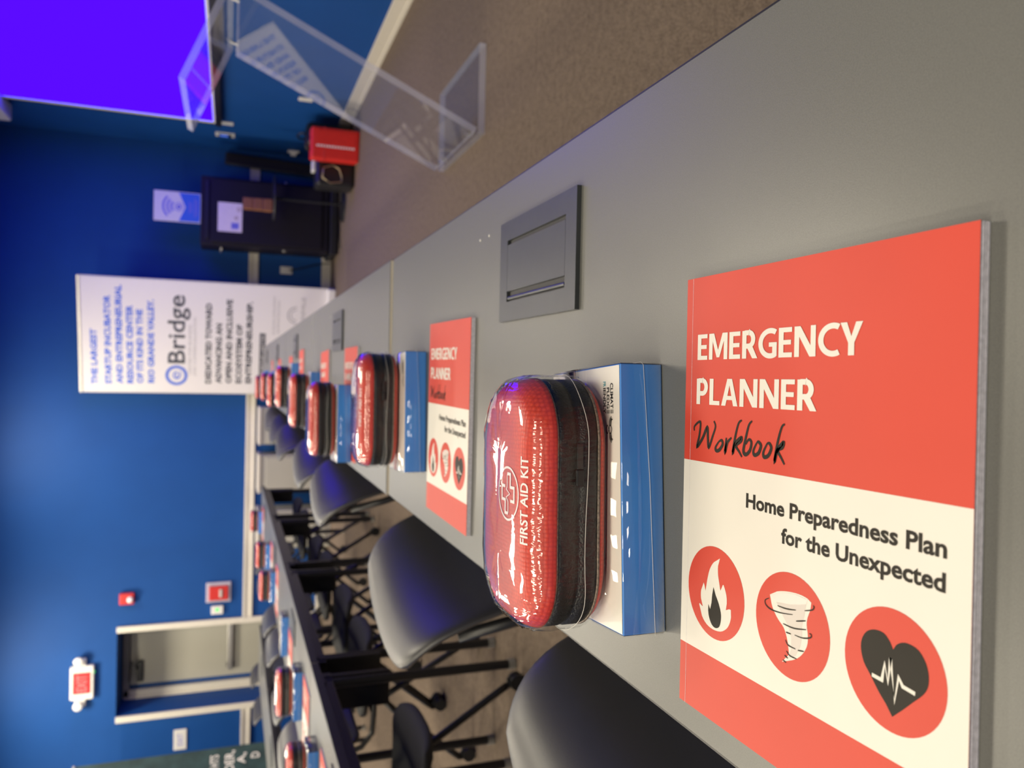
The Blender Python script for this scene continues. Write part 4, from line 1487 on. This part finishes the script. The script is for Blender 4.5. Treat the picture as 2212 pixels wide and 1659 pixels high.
MB().box((0, -0.0135, 0.0), (0.09, 0.006, 0.12), M_black, 0.002).build('bezel', wp4)
MB().box((0, -0.0165, 0.01), (0.055, 0.004, 0.075), mat('blue_lit_display', (0.02, 0.05, 0.2), 0.3, emit=(0.12, 0.24, 1.0), emit_s=0.7, noise=0.02), 0.002).build('display', wp4)
wp5 = wall_plate('outlet', 'white wall outlet on the right wall seen past the clear lectern', 'outlet', 0, 0.46, 0.075, 0.12, right=True, yy=6.95)
MB().box((0, -0.014, 0), (0.035, 0.008, 0.08), M_plate, 0.002).build('socket', wp5)

ex = thing('exit_sign', 'lit red exit sign with two lamp heads high on the wall above the door', 'exit sign', (-3.185, YW, 2.385))
e_ = MB()
e_.box((0, -0.03, 0), (0.34, 0.06, 0.215), M_plate, 0.014, 3)
e_.box((0.205, -0.03, 0.015), (0.07, 0.055, 0.10), M_plate, 0.012, 3)
e_.box((-0.205, -0.03, 0.015), (0.07, 0.055, 0.10), M_plate, 0.012, 3)
e_.build('housing', ex)
MB().box((0.0, -0.0615, 0.0), (0.215, 0.005, 0.16), M_exitred, 0.002).build('lens', ex)
MB().text('EXIT', -0.085, 0.085, -0.042, 0.088, 0.0655, M_exitlet, 0.02, VM).build('letters', ex)
for s in (-1, 1):
    MB().lathe([(0.030, 0.0), (0.042, 0.010), (0.045, 0.030), (0.038, 0.036)], M_plate, 20, Matrix.Translation((s * 0.225, -0.056, 0.03)) @ Matrix.Rotation(PI / 2, 4, 'X')).build('lamp_head', ex)
MB().box((0.10, -0.045, -0.110), (0.016, 0.016, 0.010), M_green, 0.003).build('pilot_light', ex)

sb = thing('fire_alarm_strobe', 'small red fire alarm strobe on the blue wall right of the door', 'fire alarm', (-2.37, YW, 1.99))
MB().box((0, -0.025, 0), (0.118, 0.05, 0.14), M_devred, 0.012, 3).build('housing', sb)
MB().lathe([(0.030, 0.0), (0.030, 0.012), (0.020, 0.022), (0.008, 0.026)], M_lens, 20, Matrix.Translation((-0.005, -0.050, -0.032)) @ Matrix.Rotation(PI / 2, 4, 'X')).build('strobe_lens', sb)

pl = thing('fire_alarm_pull_station', 'red fire alarm pull station under a clear cover above the chair rail', 'fire alarm', (-2.37, YW, 1.108))
MB().box((0, -0.012, 0), (0.215, 0.024, 0.25), M_clearp, 0.008, 2).build('cover', pl)
MB().box((-0.005, -0.03, 0.0), (0.15, 0.03, 0.19), M_devred, 0.006, 2).build('station_body', pl)
MB().box((-0.005, -0.052, -0.02), (0.085, 0.012, 0.03), M_greyp, 0.003, 2).build('pull_handle', pl)

th = thing('card_reader', 'small pale keypad with a green light left of the pull station', 'card reader', (-2.56, YW, 1.12))
MB().box((0, -0.014, 0), (0.09, 0.028, 0.12), M_plate, 0.006, 2).build('housing', th)
MB().disc((0.005, 0.0), 0.018, 0.0285, M_green, 20, VM).build('light', th)

rp_ = thing('room_sign', 'small white exit plate on the blue wall between the door and the teal banner', 'sign', (-3.905, YW, 1.463))
MB().box((0, -0.006, 0), (0.215, 0.012, 0.125), M_plate, 0.004, 2).build('plate', rp_)
MB().text('EXIT', -0.06, 0.065, -0.028, 0.052, 0.0125, M_signlav, 0.0, VM).build('letters', rp_)

# ------------------------------------------------------------------ teal banner
tbx = -3.655
tbn = thing('teal_banner', 'dark teal printed banner with white lettering at the photo corner, left of the door', 'banner', (tbx - 0.84, 8.0, 0))
ts = MB()
ts.box((0.42, 0, 1.19), (0.84, 0.004, 2.24), M_tealb)
for (s, x0, x1, bz, cpz) in (('HTS', 0.655, 0.775, 1.075, 0.075), ('DER,', 0.60, 0.80, 0.935, 0.082), ('A,', 0.66, 0.765, 0.83, 0.075), ('D', 0.70, 0.755, 0.70, 0.078)):
    ts.text(s, x0, x1, bz, cpz, 0.0028, M_kitprint, 0.015, VM)
ts.build('printed_sheet', tbn)
MB().box((0.42, 0, 2.316), (0.85, 0.02, 0.02), M_alu, 0.003).build('top_rail', tbn)
MB().box((0.42, 0, 0.035), (0.87, 0.16, 0.07), M_alu, 0.01, 2).build('banner_base', tbn)
